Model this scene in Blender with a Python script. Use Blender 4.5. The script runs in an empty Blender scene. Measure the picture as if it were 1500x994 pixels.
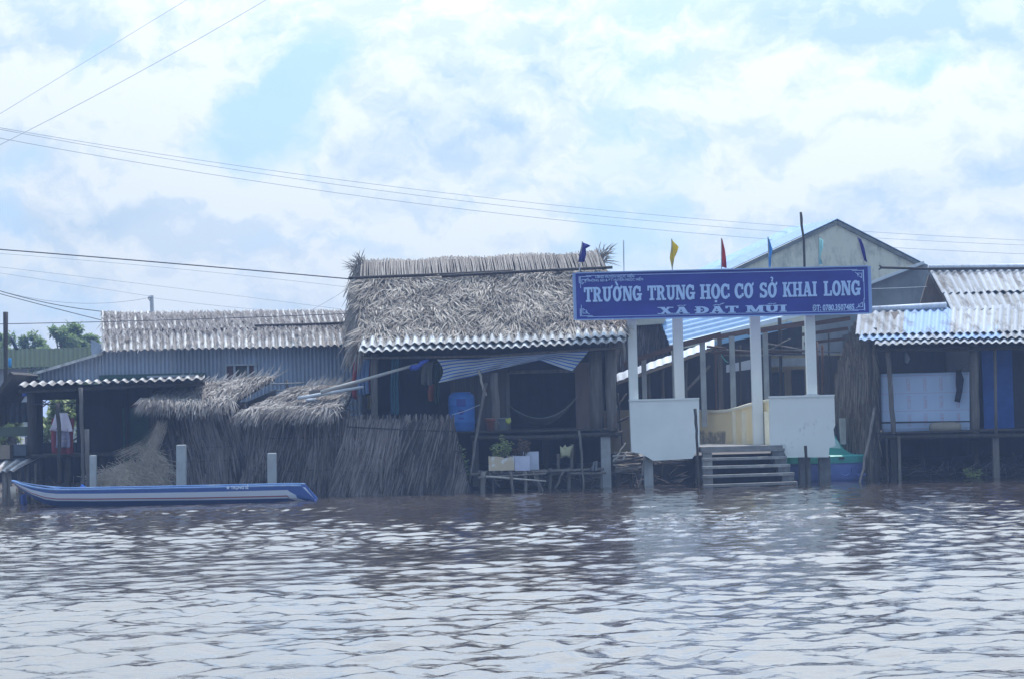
import bpy, math, random
import numpy as np
from mathutils import Vector, Matrix
R = random.Random(7)
sc = bpy.context.scene
COL = sc.collection
PI = math.pi

# ------------------------------------------------------------------ camera
F = 2800.0; H = 1.74; ROLL = 0.0245; PITCH = math.atan(103.0 / F)
_f = Vector((0, math.cos(PITCH), math.sin(PITCH)))
_u0 = Vector((0, -math.sin(PITCH), math.cos(PITCH)))
_r0 = Vector((1, 0, 0))
_r = _r0 * math.cos(ROLL) - _u0 * math.sin(ROLL)
_u = _r0 * math.sin(ROLL) + _u0 * math.cos(ROLL)
CAM = Vector((0, 0, H))

def P(px, py, Y):  # takes image pixels; most positions and sizes below come through it
    """where the sight line of a photo point meets the plane at distance Y"""
    d = _f * F + _r * (px - 750) + _u * (497 - py)
    return CAM + d * (Y / d.y)

cam = bpy.data.cameras.new('camera'); co = bpy.data.objects.new('camera', cam); COL.objects.link(co)
cam.sensor_width = 36; cam.lens = F / 1500 * 36; cam.clip_end = 5000; cam.clip_start = .1
m = Matrix.Identity(4)
for i in range(3):
    m[i][0] = _r[i]; m[i][1] = _u[i]; m[i][2] = -_f[i]; m[i][3] = CAM[i]
co.matrix_world = m
sc.camera = co

# ------------------------------------------------------------------ mesh builder
WL = {}
class MB:
    def __init__(s): s.v = []; s.f = []; s.t = []; s.w = []
    def add(s, vs, fs, tone=.5, wave=0):
        n = len(s.v)
        s.v.extend([tuple(v) for v in vs])
        s.f.extend([tuple(i + n for i in f) for f in fs])
        s.t.extend(tone if isinstance(tone, list) else [tone] * len(vs))
        s.w.extend(wave if isinstance(wave, list) else [wave] * len(vs))
    def hexa(s, q0, q1, tone=.5):
        """box between two quads"""
        s.add(list(q0) + list(q1), [(3, 2, 1, 0), (4, 5, 6, 7), (0, 1, 5, 4), (1, 2, 6, 5), (2, 3, 7, 6), (3, 0, 4, 7)], tone)
    def box(s, a, b, tone=.5):
        (x0, y0, z0), (x1, y1, z1) = a, b
        s.hexa([(x0, y0, z0), (x1, y0, z0), (x1, y1, z0), (x0, y1, z0)],
               [(x0, y0, z1), (x1, y0, z1), (x1, y1, z1), (x0, y1, z1)], tone)
    def beam(s, a, b, w, h, tone=.5, up=(0, 0, 1)):
        a = Vector(a); b = Vector(b); d = (b - a).normalized(); up = Vector(up)
        if abs(d.dot(up)) > .95: up = Vector((0, 1, 0))
        sd = d.cross(up).normalized() * w / 2; u = sd.cross(d).normalized() * h / 2
        s.hexa([a - sd - u, a + sd - u, a + sd + u, a - sd + u], [b - sd - u, b + sd - u, b + sd + u, b - sd + u], tone)
    def tube(s, pts, rad, n=8, tone=.5, jit=0):
        pts = [Vector(p) for p in pts]
        if not isinstance(rad, (list, tuple)): rad = [rad] * len(pts)
        vs = []; fs = []
        for i, p in enumerate(pts):
            d = (pts[min(i + 1, len(pts) - 1)] - pts[max(i - 1, 0)]).normalized()
            a = Vector((0, 0, 1)) if abs(d.z) < .9 else Vector((0, 1, 0))
            x = d.cross(a).normalized(); y = d.cross(x)
            for k in range(n):
                r = rad[i] * (1 + R.uniform(-jit, jit))
                vs.append(p + x * (r * math.cos(2 * PI * k / n)) + y * (r * math.sin(2 * PI * k / n)))
        for i in range(len(pts) - 1):
            for k in range(n):
                k2 = (k + 1) % n
                fs.append((i * n + k, i * n + k2, (i + 1) * n + k2, (i + 1) * n + k))
        fs.append(tuple(range(n))[::-1]); fs.append(tuple((len(pts) - 1) * n + k for k in range(n)))
        s.add(vs, fs, tone)
    def lathe(s, c, prof, n=20, tone=.5):
        s.tube([(c[0], c[1], c[2] + z) for r, z in prof], [r for r, z in prof], n, tone)
    def quad(s, q, tone=.5): s.add(q, [tuple(range(len(q)))], tone)
    def prism(s, poly, dv, tone=.5):
        n = len(poly); dv = Vector(dv)
        s.add([Vector(p) for p in poly] + [Vector(p) + dv for p in poly],
              [tuple(range(n)), tuple(range(2 * n - 1, n - 1, -1))] + [(i, i + n, (i + 1) % n + n, (i + 1) % n) for i in range(n)], tone)
    def blade(s, p, d, L, w, nrm, tone=.5, bend=0., droop=0., taper=.25):
        d = Vector(d).normalized(); sd = d.cross(nrm)
        if sd.length < 1e-4: sd = Vector((1, 0, 0))
        sd.normalize(); p = Vector(p)
        m_ = p + d * (L * .55) + nrm * bend
        e = p + d * L + Vector((0, 0, -droop))
        a = sd * (w / 2)
        s.add([p - a * .7, p + a * .7, m_ + a, m_ - a, e + a * taper, e - a * taper], [(0, 1, 2, 3), (3, 2, 4, 5)],
              [tone * .85, tone * .85, tone, tone, min(1, tone * 1.1), min(1, tone * 1.1)])
    def sheet(s, fn, nu, nv, tone=.5):
        vs = [fn(i / nu, j / nv) for j in range(nv + 1) for i in range(nu + 1)]
        fs = [(j * (nu + 1) + i, j * (nu + 1) + i + 1, (j + 1) * (nu + 1) + i + 1, (j + 1) * (nu + 1) + i) for j in range(nv) for i in range(nu)]
        s.add(vs, fs, tone)
    def build(s, name, mat, parent=None, smooth=False, label=None, cat=None, group=None, kind=None, origin=None):
        v = np.array(s.v, dtype=np.float64)
        if origin is None:
            lo = v.min(0); hi = v.max(0)
            origin = ((lo + hi) / 2); origin[2] = lo[2] if parent is None else origin[2]
        origin = np.array(origin, dtype=np.float64)
        me = bpy.data.meshes.new(name)
        me.from_pydata((v - origin).tolist(), [], s.f)
        for an, arr in (('tone', s.t), ('wave', s.w)):
            at = me.attributes.new(an, 'FLOAT', 'POINT'); at.data.foreach_set('value', np.array(arr, dtype=np.float32))
        if smooth: me.polygons.foreach_set('use_smooth', [True] * len(me.polygons))
        me.materials.append(mat)
        o = bpy.data.objects.new(name, me); COL.objects.link(o)
        wo = Vector(origin)
        if parent is not None:
            o.parent = parent; o.location = wo - WL[parent.name]
        else: o.location = wo
        WL[o.name] = wo
        tag(o, label, cat, group, kind)
        return o

def tag(o, label=None, cat=None, group=None, kind=None):
    if label: o['label'] = label
    if cat: o['category'] = cat
    if group: o['group'] = group
    if kind: o['kind'] = kind
    return o

def thing(name, label, cat, loc, group=None):
    o = bpy.data.objects.new(name, None); COL.objects.link(o); o.empty_display_size = .2
    o.location = loc; WL[o.name] = Vector(loc)
    return tag(o, label, cat, group)

def fb(mb, x0, y0, x1, y1, Y, d, tone=.5):
    """upright block, front at distance Y, d deep"""
    xa = P(x0, (y0 + y1) / 2, Y).x; xb = P(x1, (y0 + y1) / 2, Y).x
    zt = P((x0 + x1) / 2, y0, Y).z; zb = P((x0 + x1) / 2, y1, Y).z
    mb.box((xa, Y, zb), (xb, Y + d, zt), tone)

def poly(mb, pts, Y, d, tone=.5):
    mb.prism([P(x, y, Y) for x, y in pts], (0, d, 0), tone)

def crooked(pts, n=3, j=.02):
    """a rough pole: extra points between the given ones, slightly off line"""
    out = []
    for a, b in zip(pts[:-1], pts[1:]):
        a = Vector(a); b = Vector(b)
        for k in range(n):
            p = a.lerp(b, k / n)
            if out: p += Vector((R.uniform(-j, j), R.uniform(-j, j), 0))
            out.append(p)
    out.append(Vector(pts[-1])); return out

def stick(name, pts, r, mat, label, cat='pole', group=None, parent=None, j=.012, n=8, r2=None):
    mb = MB(); pp = crooked(pts, 4, j); r2 = r2 or r * .75
    mb.tube(pp, [r + (r2 - r) * i / (len(pp) - 1) for i in range(len(pp))], n, R.uniform(.2, .8), .12)
    return mb.build(name, mat, parent, True, label if parent is None else None, cat if parent is None else None, group)

# ------------------------------------------------------------------ materials
def node(nt, t, **kw):
    n = nt.nodes.new(t)
    for k, v in kw.items():
        if k.startswith('i_'): n.inputs[k[2:].replace('_', ' ')].default_value = v
        else: setattr(n, k, v)
    return n
def math_n(nt, op, a, b=None, c=None, clamp=False):
    n = nt.nodes.new('ShaderNodeMath'); n.operation = op; n.use_clamp = clamp
    for i, x in enumerate((a, b, c)):
        if x is None: continue
        if isinstance(x, (int, float)): n.inputs[i].default_value = x
        else: nt.links.new(x, n.inputs[i])
    return n.outputs[0]
def ramp(nt, fac, stops, mode='LINEAR'):
    n = nt.nodes.new('ShaderNodeValToRGB'); cr = n.color_ramp; cr.interpolation = mode
    while len(cr.elements) < len(stops): cr.elements.new(.5)
    for e, (p, c) in zip(cr.elements, stops): e.position = p; e.color = (*c, 1)
    nt.links.new(fac, n.inputs[0]); return n.outputs[0]
def noise(nt, vec, scale, det=4, rough=.6, dist=0.):
    n = node(nt, 'ShaderNodeTexNoise'); n.inputs['Scale'].default_value = scale
    n.inputs['Detail'].default_value = det; n.inputs['Roughness'].default_value = rough; n.inputs['Distortion'].default_value = dist
    nt.links.new(vec, n.inputs['Vector']); return n.outputs['Fac']
def mapped(nt, sc_=(1, 1, 1), rot=(0, 0, 0), loc=(0, 0, 0)):
    tc = nt.nodes.new('ShaderNodeTexCoord'); mp = nt.nodes.new('ShaderNodeMapping')
    mp.inputs['Scale'].default_value = sc_; mp.inputs['Rotation'].default_value = rot; mp.inputs['Location'].default_value = loc
    nt.links.new(tc.outputs['Object'], mp.inputs[0]); return mp.outputs[0]
def attr(nt, name):
    n = node(nt, 'ShaderNodeAttribute', attribute_name=name); return n.outputs['Fac']
def mixc(nt, fac, a, b):
    n = nt.nodes.new('ShaderNodeMix'); n.data_type = 'RGBA'
    if isinstance(fac, (int, float)): n.inputs[0].default_value = fac
    else: nt.links.new(fac, n.inputs[0])
    for s_, x in ((6, a), (7, b)):
        if isinstance(x, tuple): n.inputs[s_].default_value = (*x, 1)
        else: nt.links.new(x, n.inputs[s_])
    return n.outputs[2]
def new_mat(name):
    ma = bpy.data.materials.new(name); ma.use_nodes = True; nt = ma.node_tree
    return ma, nt, nt.nodes['Principled BSDF']

def mk(name, stops, rough=.8, sc_=(3, 3, 3), det=5, tonew=0., noisew=1., bump=.0, bsc=None, spec=.3, metal=0., mode='LINEAR', contrast=1.6, trans=0.):
    ma, nt, b = new_mat(name)
    v = mapped(nt, sc_)
    nz = noise(nt, v, 1.0, det)
    nz = math_n(nt, 'ADD', math_n(nt, 'MULTIPLY', math_n(nt, 'SUBTRACT', nz, .5), contrast), .5)
    tot = tonew + noisew
    fac = math_n(nt, 'ADD', math_n(nt, 'MULTIPLY', nz, noisew / tot), math_n(nt, 'MULTIPLY', attr(nt, 'tone'), tonew / tot))
    c = ramp(nt, fac, stops, mode)
    nt.links.new(c, b.inputs['Base Color'])
    b.inputs['Roughness'].default_value = rough; b.inputs['Specular IOR Level'].default_value = spec; b.inputs['Metallic'].default_value = metal
    if bump:
        bn = nt.nodes.new('ShaderNodeBump'); bn.inputs['Strength'].default_value = bump; bn.inputs['Distance'].default_value = .02
        nt.links.new(noise(nt, mapped(nt, bsc or tuple(x * 4 for x in sc_)), 1.0, 3), bn.inputs['Height'])
        nt.links.new(bn.outputs[0], b.inputs['Normal'])
    if trans:
        out = nt.nodes['Material Output']; tr = nt.nodes.new('ShaderNodeBsdfTranslucent'); mx = nt.nodes.new('ShaderNodeMixShader')
        mx.inputs[0].default_value = trans; nt.links.new(c, tr.inputs[0]); nt.links.new(b.outputs[0], mx.inputs[1]); nt.links.new(tr.outputs[0], mx.inputs[2])
        nt.links.new(mx.outputs[0], out.inputs['Surface'])
    return ma

def g(v, t=0.): return (v * (1 + t), v, v * (1 - t))
THATCH = mk('thatch_sunbleached', [(0, (.075, .062, .05)), (.35, (.22, .19, .16)), (.65, (.4, .345, .285)), (1, (.62, .545, .46))], .75, (6, 6, 6), tonew=2.2, noisew=1, trans=.12)
THATCH_OLD = mk('thatch_weathered', [(0, (.05, .042, .038)), (.4, (.14, .12, .11)), (.75, (.27, .24, .225)), (1, (.4, .36, .33))], .8, (6, 6, 3), tonew=1.5, noisew=1, trans=.08)
THATCH_MID = mk('thatch_grey_brown', [(0, (.06, .052, .046)), (.4, (.2, .175, .155)), (.75, (.4, .355, .315)), (1, (.56, .51, .46))], .8, (6, 6, 3), tonew=1.5, noisew=1, trans=.1)
THATCH_WALL = mk('thatch_wall_leaf', [(0, (.025, .021, .02)), (.4, (.085, .07, .064)), (1, (.33, .28, .26))], .85, (5, 5, 2), tonew=2.4, noisew=1, trans=.05)
THATCH_DARK = mk('thatch_core', [(0, (.03, .026, .022)), (1, (.09, .078, .066))], .95, (8, 8, 8))
CANE = mk('cane_ridge', [(0, (.08, .066, .055)), (.5, (.25, .215, .185)), (1, (.42, .37, .32))], .8, (40, 10, 6), tonew=1.3, noisew=1)
WOOD_DARK = mk('old_dark_wood', [(0, (.02, .017, .015)), (.6, (.06, .05, .043)), (1, (.12, .1, .085))], .85, (12, 12, 1.6), tonew=.6, noisew=1, bump=.4)
WOOD = mk('grey_wood', [(0, (.06, .052, .045)), (.5, (.15, .13, .115)), (1, (.28, .25, .22))], .85, (14, 14, 1.8), tonew=.6, noisew=1, bump=.4)
WOOD_PALE = mk('bleached_wood', [(0, (.25, .22, .18)), (1, (.55, .5, .43))], .8, (14, 14, 3), tonew=.6, noisew=1)
WOOD_RED = mk('rust_brown_timber', [(0, (.05, .03, .022)), (.6, (.12, .07, .05)), (1, (.2, .13, .1))], .85, (3, 14, 14), tonew=.4, noisew=1)
INNER = mk('dark_boards_and_shade', [(0, (.02, .02, .022)), (.6, (.045, .042, .042)), (1, (.075, .068, .064))], .9, (7, 3, 1), tonew=.5, noisew=1)  # near-black; also stands in for shade below decks and between treads
BOARD = mk('brown_board', [(0, (.06, .05, .042)), (1, (.16, .13, .11))], .85, (16, 4, .8), tonew=.7, noisew=1)
CONC = mk('post_concrete', [(0, (.2, .205, .2)), (.6, (.36, .37, .36)), (1, (.5, .5, .48))], .85, (5, 5, 3), bump=.2, tonew=.4, noisew=1)
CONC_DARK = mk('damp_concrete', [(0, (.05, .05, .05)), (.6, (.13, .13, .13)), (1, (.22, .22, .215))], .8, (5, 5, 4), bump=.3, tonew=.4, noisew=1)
STEP = mk('step_concrete', [(0, (.1, .095, .09)), (.6, (.22, .21, .2)), (1, (.42, .4, .37))], .85, (4, 4, 6), bump=.2, tonew=.6, noisew=1)
MUD = mk('mud', [(0, (.035, .028, .022)), (1, (.11, .088, .068))], .6, (1.2, 1.2, 1.2), bump=.5, spec=.4)
PIPE = mk('grey_pipe', [(0, (.3, .32, .34)), (1, (.5, .52, .55))], .5, (4, 4, 4))
STRAW = mk('pale_pole', [(0, (.25, .235, .21)), (1, (.45, .42, .38))], .6, (4, 4, 4), tonew=.5, noisew=1)
WIRE = mk('cable_sheath', [(0, (.05, .055, .065)), (1, (.09, .095, .11))], .6)
WIRE_PALE = mk('faint_cable', [(0, (.26, .3, .36)), (1, (.34, .38, .44))], .6)
FOAM = mk('foam_box_white', [(0, (.5, .52, .56)), (1, (.72, .73, .76))], .7, (6, 6, 6))
LEAF = mk('leaf_green', [(0, (.09, .14, .05)), (.6, (.2, .28, .09)), (1, (.34, .4, .17))], .7, (2, 2, 2), tonew=1.5, noisew=1, trans=.45)
LEAF_LT = mk('leaf_light', [(0, (.08, .13, .03)), (1, (.44, .5, .18))], .55, (4, 4, 4), tonew=1.5, noisew=1, trans=.25)
LEAF_RED = mk('leaf_brownish', [(0, (.06, .03, .02)), (1, (.26, .17, .1))], .6, (4, 4, 4), tonew=1.5, noisew=1, trans=.2)
BARK = mk('bark', [(0, (.05, .04, .03)), (1, (.16, .13, .1))], .9, (6, 6, 2))
def plain(name, c, rough=.6, v=.25, **k):
    return mk(name, [(0, tuple(x * (1 - v) for x in c)), (1, tuple(min(1, x * (1 + v)) for x in c))], rough, (3, 3, 3), **k)

def wave_mat(name, ridge, valley, stain, stain_amt=.5, bias=0., metal=0., rough=.7, tint=None, slope_axis=(2.4, .5, .5), streak=.0):
    """corrugated sheets: dirt gathered in the valleys, stains of their own, sheets differing in tone"""
    ma, nt, b = new_mat(name)
    v = mapped(nt, slope_axis)
    n1 = noise(nt, v, 1.6, 6, .65); n2 = noise(nt, mapped(nt, (9, 2.5, 2.5)), 1, 5, .7)
    w = attr(nt, 'wave')
    fac = math_n(nt, 'ADD', math_n(nt, 'MULTIPLY', w, .5), bias)
    fac = math_n(nt, 'ADD', fac, math_n(nt, 'MULTIPLY', math_n(nt, 'SUBTRACT', n2, .5), 2.0))
    fac = math_n(nt, 'MULTIPLY', math_n(nt, 'ADD', fac, .1), 2.2, clamp=True)
    base = mixc(nt, fac, valley, ridge)
    if tint:
        tm = math_n(nt, 'MULTIPLY', math_n(nt, 'SUBTRACT', attr(nt, 'tone'), .58), 6, clamp=True)
        base = mixc(nt, math_n(nt, 'MULTIPLY', tm, .85), base, tint)
    st = math_n(nt, 'MULTIPLY', math_n(nt, 'SUBTRACT', n1, .53), 7, clamp=True)
    base = mixc(nt, math_n(nt, 'MULTIPLY', st, stain_amt), base, stain)
    hs = nt.nodes.new('ShaderNodeHueSaturation'); nt.links.new(base, hs.inputs['Color'])
    nt.links.new(math_n(nt, 'ADD', math_n(nt, 'MULTIPLY', attr(nt, 'tone'), .35), .8), hs.inputs['Value'])
    nt.links.new(hs.outputs[0], b.inputs['Base Color'])
    b.inputs['Roughness'].default_value = rough; b.inputs['Metallic'].default_value = metal; b.inputs['Specular IOR Level'].default_value = .2
    return ma
FIBRE_DIRTY = wave_mat('fibre_sheet_dirty', (.47, .455, .435), (.2, .178, .16), (.21, .185, .168), .5, -.02)
FIBRE_EAVE = wave_mat('fibre_sheet_pale', (.5, .5, .49), (.27, .255, .24), (.24, .22, .2), .5, .2)
FIBRE_RUST = wave_mat('fibre_sheet_stained', (.4, .41, .43), (.3, .29, .27), (.1, .08, .065), .85, .3, tint=(.22, .32, .48))
METAL_BLUE = wave_mat('blue_metal_sheet', (.2, .32, .47), (.15, .25, .39), (.33, .41, .48), .35, .2, rough=.6)
METAL_GREY = wave_mat('grey_metal_sheet', (.52, .55, .6), (.38, .4, .45), (.25, .21, .18), .45, .3, rough=.5)
METAL_WALL = wave_mat('slate_metal_wall', (.38, .43, .51), (.25, .29, .36), (.3, .31, .34), .6, .2, rough=.6)
GREEN_ROOF = wave_mat('green_roof_sheet', (.017, .034, .013), (.011, .022, .009), (.03, .04, .022), .4, .2, rough=.95)

def corr(mb, EL, ER, TL, TR, pitch, amp, sheetw=6, jit=.008, th=.008, rows=5, ejit=.02, lift=0., sq=1.):
    EL, ER, TL, TR = map(Vector, (EL, ER, TL, TR))
    N = (ER - EL).cross(TL - EL).normalized()
    if N.z < 0: N = -N
    width = (ER - EL).length; n = max(8, int(width / pitch * 8))
    ns = int(width / (pitch * sheetw)) + 2
    dz = [R.uniform(-jit, jit) for _ in range(ns)]; de = [R.uniform(-ejit, ejit) for _ in range(ns)]; tn = [R.random() for _ in range(ns)]
    slope = (TL - EL).normalized()
    vs = []; ts = []; ws = []
    for j in range(rows + 1):
        v = j / rows
        for i in range(n + 1):
            u = i / n; k = min(ns - 1, int(u * width / (pitch * sheetw)))
            s_ = math.sin(2 * PI * u * width / pitch)
            if sq > 1: s_ = max(-1, min(1, s_ * sq))
            p = EL.lerp(ER, u).lerp(TL.lerp(TR, u), v) + N * (amp * s_ + dz[k] + lift + .012 * math.sin(u * width * 1.3 + v * 2))
            p += slope * de[k] * (1 - v)
            vs.append(p); ts.append(tn[k]); ws.append(s_)
    m_ = n + 1; tot = len(vs)
    fs = [(j * m_ + i, j * m_ + i + 1, (j + 1) * m_ + i + 1, (j + 1) * m_ + i) for j in range(rows) for i in range(n)]
    vs2 = [p - N * th for p in vs]
    fs2 = [(a + tot, d + tot, c + tot, b + tot) for a, b, c, d in fs]
    edge = [(i, i + tot, i + 1 + tot, i + 1) for i in range(n)] + [(rows * m_ + i, rows * m_ + i + 1, rows * m_ + i + 1 + tot, rows * m_ + i + tot) for i in range(n)]
    edge += [(j * m_, (j + 1) * m_, (j + 1) * m_ + tot, j * m_ + tot) for j in range(rows)] + [(j * m_ + n, j * m_ + n + tot, (j + 1) * m_ + n + tot, (j + 1) * m_ + n) for j in range(rows)]
    mb.add(vs + vs2, fs + fs2 + edge, ts + ts, ws + ws)

def thatch(mb, EL, ER, TL, TR, count, L=(.3, .6), w=(.02, .045), fan=.5, lift=.06, s0=0., s1=1., tone=(.2, 1), seed=1, droop=.05, hang=0., clump=.35, lean=0.):
    EL, ER, TL, TR = map(Vector, (EL, ER, TL, TR)); r = random.Random(seed)
    N = (ER - EL).cross(TL - EL).normalized()
    if N.y > 0: N = -N
    W = (ER - EL).length; S = (TL - EL).length
    U = (ER - EL).normalized(); D = (EL - TL).normalized()
    cl = [(r.random(), r.random(), r.uniform(-1, 1), r.uniform(-.5, .4)) for _ in range(int(W * S / (clump * clump)) + 4)]
    cell = {}
    for c in cl: cell.setdefault((int(c[0] * W / clump), int(c[1] * S / clump)), []).append(c)
    for k in range(count):
        u = r.random(); v = r.random(); v = s0 + (s1 - s0) * min(1, max(0, (math.floor(v * 6) + .75 + r.gauss(0, .28)) / 6 if r.random() < .55 else v))
        best = None; bd = 9e9; cu = int(u * W / clump); cv = int(v * S / clump)
        for a in (-1, 0, 1):
            for b_ in (-1, 0, 1):
                for c in cell.get((cu + a, cv + b_), ()):
                    dd = ((c[0] - u) * W) ** 2 + ((c[1] - v) * S) ** 2
                    if dd < bd: bd = dd; best = c
        ang = r.gauss(0, fan * .3) + lean; tn = r.uniform(*tone)
        if best:
            ang += best[2] * fan * .8 + (u - best[0]) * W / clump * fan * .9; tn = min(1, max(0, tn + best[3]))
        p = EL.lerp(ER, u).lerp(TL.lerp(TR, u), v) + N * r.uniform(.0, lift)
        d = D * math.cos(ang) + U * math.sin(ang) + N * r.uniform(-.06, .22) * (lift / .06)
        mb.blade(p, d, r.uniform(*L), r.uniform(*w), (N + U * r.uniform(-.5, .5)).normalized(), tn, r.uniform(-.01, .03), droop * r.random() + hang)

def slab(mb, EL, ER, TL, TR, th, tone=.5):
    EL, ER, TL, TR = map(Vector, (EL, ER, TL, TR))
    N = (ER - EL).cross(TL - EL).normalized()
    if N.z < 0 or (abs(N.z) < .05 and N.y > 0): N = -N
    q = [EL, ER, TR, TL]
    mb.hexa([p - N * th for p in q], q, tone)

# ------------------------------------------------------------------ setting: ground, river
def terrain_z(x, y):
    if y < 38: return -1.6
    if y < 42.6: return -1.6 + (y - 38) / 4.6 * 1.5
    if y < 45: return -.1 + (y - 42.6) / 2.4 * .5
    return .4
mb = MB()
xs = [-600, -120, -60, -35] + [-25 + i * .8 for i in range(63)] + [35, 60, 120, 600]
ys = [-600, -100, 20, 38] + [39 + i * .35 for i in range(22)] + [48, 55, 70, 110, 250, 600]
rr = random.Random(3)
vs = []
for y in ys:
    for x in xs:
        z = terrain_z(x, y)
        if 40 < y < 48 and abs(x) < 30: z += rr.uniform(-.06, .06)
        vs.append((x, y, z))
n = len(xs)
mb.add(vs, [(j * n + i, j * n + i + 1, (j + 1) * n + i + 1, (j + 1) * n + i) for j in range(len(ys) - 1) for i in range(n - 1)])
mb.build('ground', MUD, smooth=True, kind='structure', origin=(0, 0, 0))

ma, nt, b = new_mat('river_water')
v = mapped(nt, (1, 1, 1))
b.inputs['Base Color'].default_value = (.12, .088, .07, 1)
nt.links.new(mixc(nt, noise(nt, v, .25, 4), (.056, .043, .034), (.082, .064, .052)), b.inputs['Base Color'])
b.inputs['Roughness'].default_value = .06; b.inputs['IOR'].default_value = 1.6; b.inputs['Specular IOR Level'].default_value = .5
bn = nt.nodes.new('ShaderNodeBump'); bn.inputs['Strength'].default_value = .5; bn.inputs['Distance'].default_value = .012
nt.links.new(noise(nt, mapped(nt, (7, 11, 7)), 1, 3, .55), bn.inputs['Height']); nt.links.new(bn.outputs[0], b.inputs['Normal']); nt.links.new(bn.outputs[0], b.inputs['Coat Normal'])
b.inputs['Coat Weight'].default_value = .65; b.inputs["Coat IOR"].default_value = 1.4; b.inputs['Coat Roughness'].default_value = .05
WATER = ma
rng = np.random.default_rng(5)
gx = np.arange(-13.5, 13.501, .058)
step = np.linspace(.034, .085, 620); gy = 8.5 + np.concatenate([[0], np.cumsum(step)]); gy = gy[gy < 43.4]
X, Y_ = np.meshgrid(gx, gy)
Z = np.zeros_like(X); 
patch = np.zeros_like(X)
for k in range(9):
    a = rng.uniform(0, 2 * PI); l = rng.uniform(3, 14)
    patch += np.sin((np.cos(a) * X * .45 + np.sin(a) * Y_) * 2 * PI / l + rng.uniform(0, 6.28)) / 3
patch = np.clip(.85 + .28 * patch, .55, 1.3)
K = 120
for k in range(K):
    lam = math.exp(rng.uniform(math.log(.16), math.log(1.0))); a = rng.normal(PI / 2 + .1, .85)
    amp = .019 * lam / (2 * PI) * 1.0
    if lam > 1.2: amp *= .7
    kx, ky = math.cos(a) * 2 * PI / lam, math.sin(a) * 2 * PI / lam
    ph = kx * X + ky * Y_ + rng.uniform(0, 6.28)
    jm = .7 + .5 * np.sin(X * rng.uniform(.1, .6) + Y_ * rng.uniform(.1, .5) + rng.uniform(0, 6.28))
    Z += amp * jm * (np.sin(ph) + .25 * np.cos(2 * ph))
fade = np.clip((Y_ - 8.5) / 1.0, 0, 1) * np.clip((43.3 - Y_) / .5, 0, 1) * np.clip((13.5 - np.abs(X)) / 1.0, 0, 1)
calm = .6 + .4 * np.clip((41 - Y_) / 5, 0, 1)
patch = patch + .55 * np.exp(-((Y_ - 35.5 - X * .06) / 1.3) ** 2) * np.clip((2 - X) / 4, 0, 1) + .5 * np.exp(-((Y_ - 37.5) / 1.0) ** 2) * np.clip((X - 5) / 3, 0, 1)
Z *= patch * fade * calm * 1.0
nx, ny = len(gx), len(gy)
V = np.stack([X, Y_, Z], -1).reshape(-1, 3)
idx = np.arange(nx * ny).reshape(ny, nx)
Fq = np.stack([idx[:-1, :-1], idx[:-1, 1:], idx[1:, 1:], idx[1:, :-1]], -1).reshape(-1, 4)
x0, x1, y0, y1 = float(gx[0]), float(gx[-1]), float(gy[0]), float(gy[-1])
ext = [(-600, -600, 0), (600, -600, 0), (600, y0, 0), (-600, y0, 0), (-600, y1, 0), (x0, y1, 0), (x0, y0, 0), (x1, y0, 0), (x1, y1, 0), (600, y1, 0), (600, y1 + .5, 0), (-600, y1 + .5, 0)]
nb = len(V)
me = bpy.data.meshes.new('river_water')
me.from_pydata(V.tolist() + ext, [], Fq.tolist() + [tuple(nb + i for i in q) for q in ((0, 1, 2, 3), (3, 6, 5, 4), (7, 2, 9, 8), (4, 9, 10, 11))])
me.polygons.foreach_set('use_smooth', [True] * len(me.polygons)); me.materials.append(WATER)
o = bpy.data.objects.new('river_water', me); COL.objects.link(o); o['kind'] = 'structure'

# ------------------------------------------------------------------ thatched stilt house
HY = 41.6
house = thing('stilt_house', 'stilt house under a steep shaggy palm thatch roof with a corrugated eave strip', 'house', P(720, 715, 43))
eL, eR = P(526, 505, 41.7), P(921, 489, 41.7)
rL, rR = P(528, 385, 44.6), P(881, 371, 44.6)
def on(u, s): return eL.lerp(eR, u).lerp(rL.lerp(rR, u), s)
mb = MB(); slab(mb, on(0, 0) , on(1, 0), rL, rR, .18)
bL, bR = P(540, 505, 47.6), P(905, 489, 47.6)
slab(mb, bL, bR, rL - Vector((0, 0, .01)), rR - Vector((0, 0, .01)), .15)
roof = mb.build('roof', THATCH_DARK, house)
mb = MB()
thatch(mb, eL, eR, on(0, .76), on(1, .76), 15000, (.22, .48), (.011, .032), .8, .1, 0.02, 1.0, (.2, .85), 11, .06, 0, .3)
rr = random.Random(5)
for k in range(900):   # ragged gable verges, leaves hanging outward and down
    side = rr.random() < .62
    s_ = rr.random(); base = on(0 if side else 1, s_)
    out = -1 if side else 1
    base = base + Vector((out * (rr.uniform(-.12, .1) if side else rr.uniform(-.3, -.06)), rr.uniform(-.05, .1), rr.uniform(-.05, .08)))
    d = Vector((out * (rr.uniform(-.1, .55) if side else rr.uniform(-.2, .1)), rr.uniform(-.25, .05), -rr.uniform(.5, 1)))
    mb.blade(base, d, rr.uniform(.3, .75), rr.uniform(.015, .04), Vector((out * .4, -1, .2)).normalized(), rr.uniform(.05, .6), .02, .08)
for k in range(150):   # tufts sticking up at both ridge ends
    side = rr.random() < .5; base = (rL if side else rR) + Vector((rr.uniform(-.1, .1), rr.uniform(-.1, .1), rr.uniform(-.25, .02)))
    out = -1 if side else 1
    d = Vector((out * rr.uniform(-.25, .9), rr.uniform(-.3, .3), rr.uniform(-.15, 1)))
    mb.blade(base, d, rr.uniform(.18, .48), rr.uniform(.008, .022), Vector((0, -1, .1)).normalized(), rr.uniform(.1, .6), .0, .05, .05)
mb.build('thatch_covering', THATCH, roof)
mb = MB()
nb_ = 255
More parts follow.
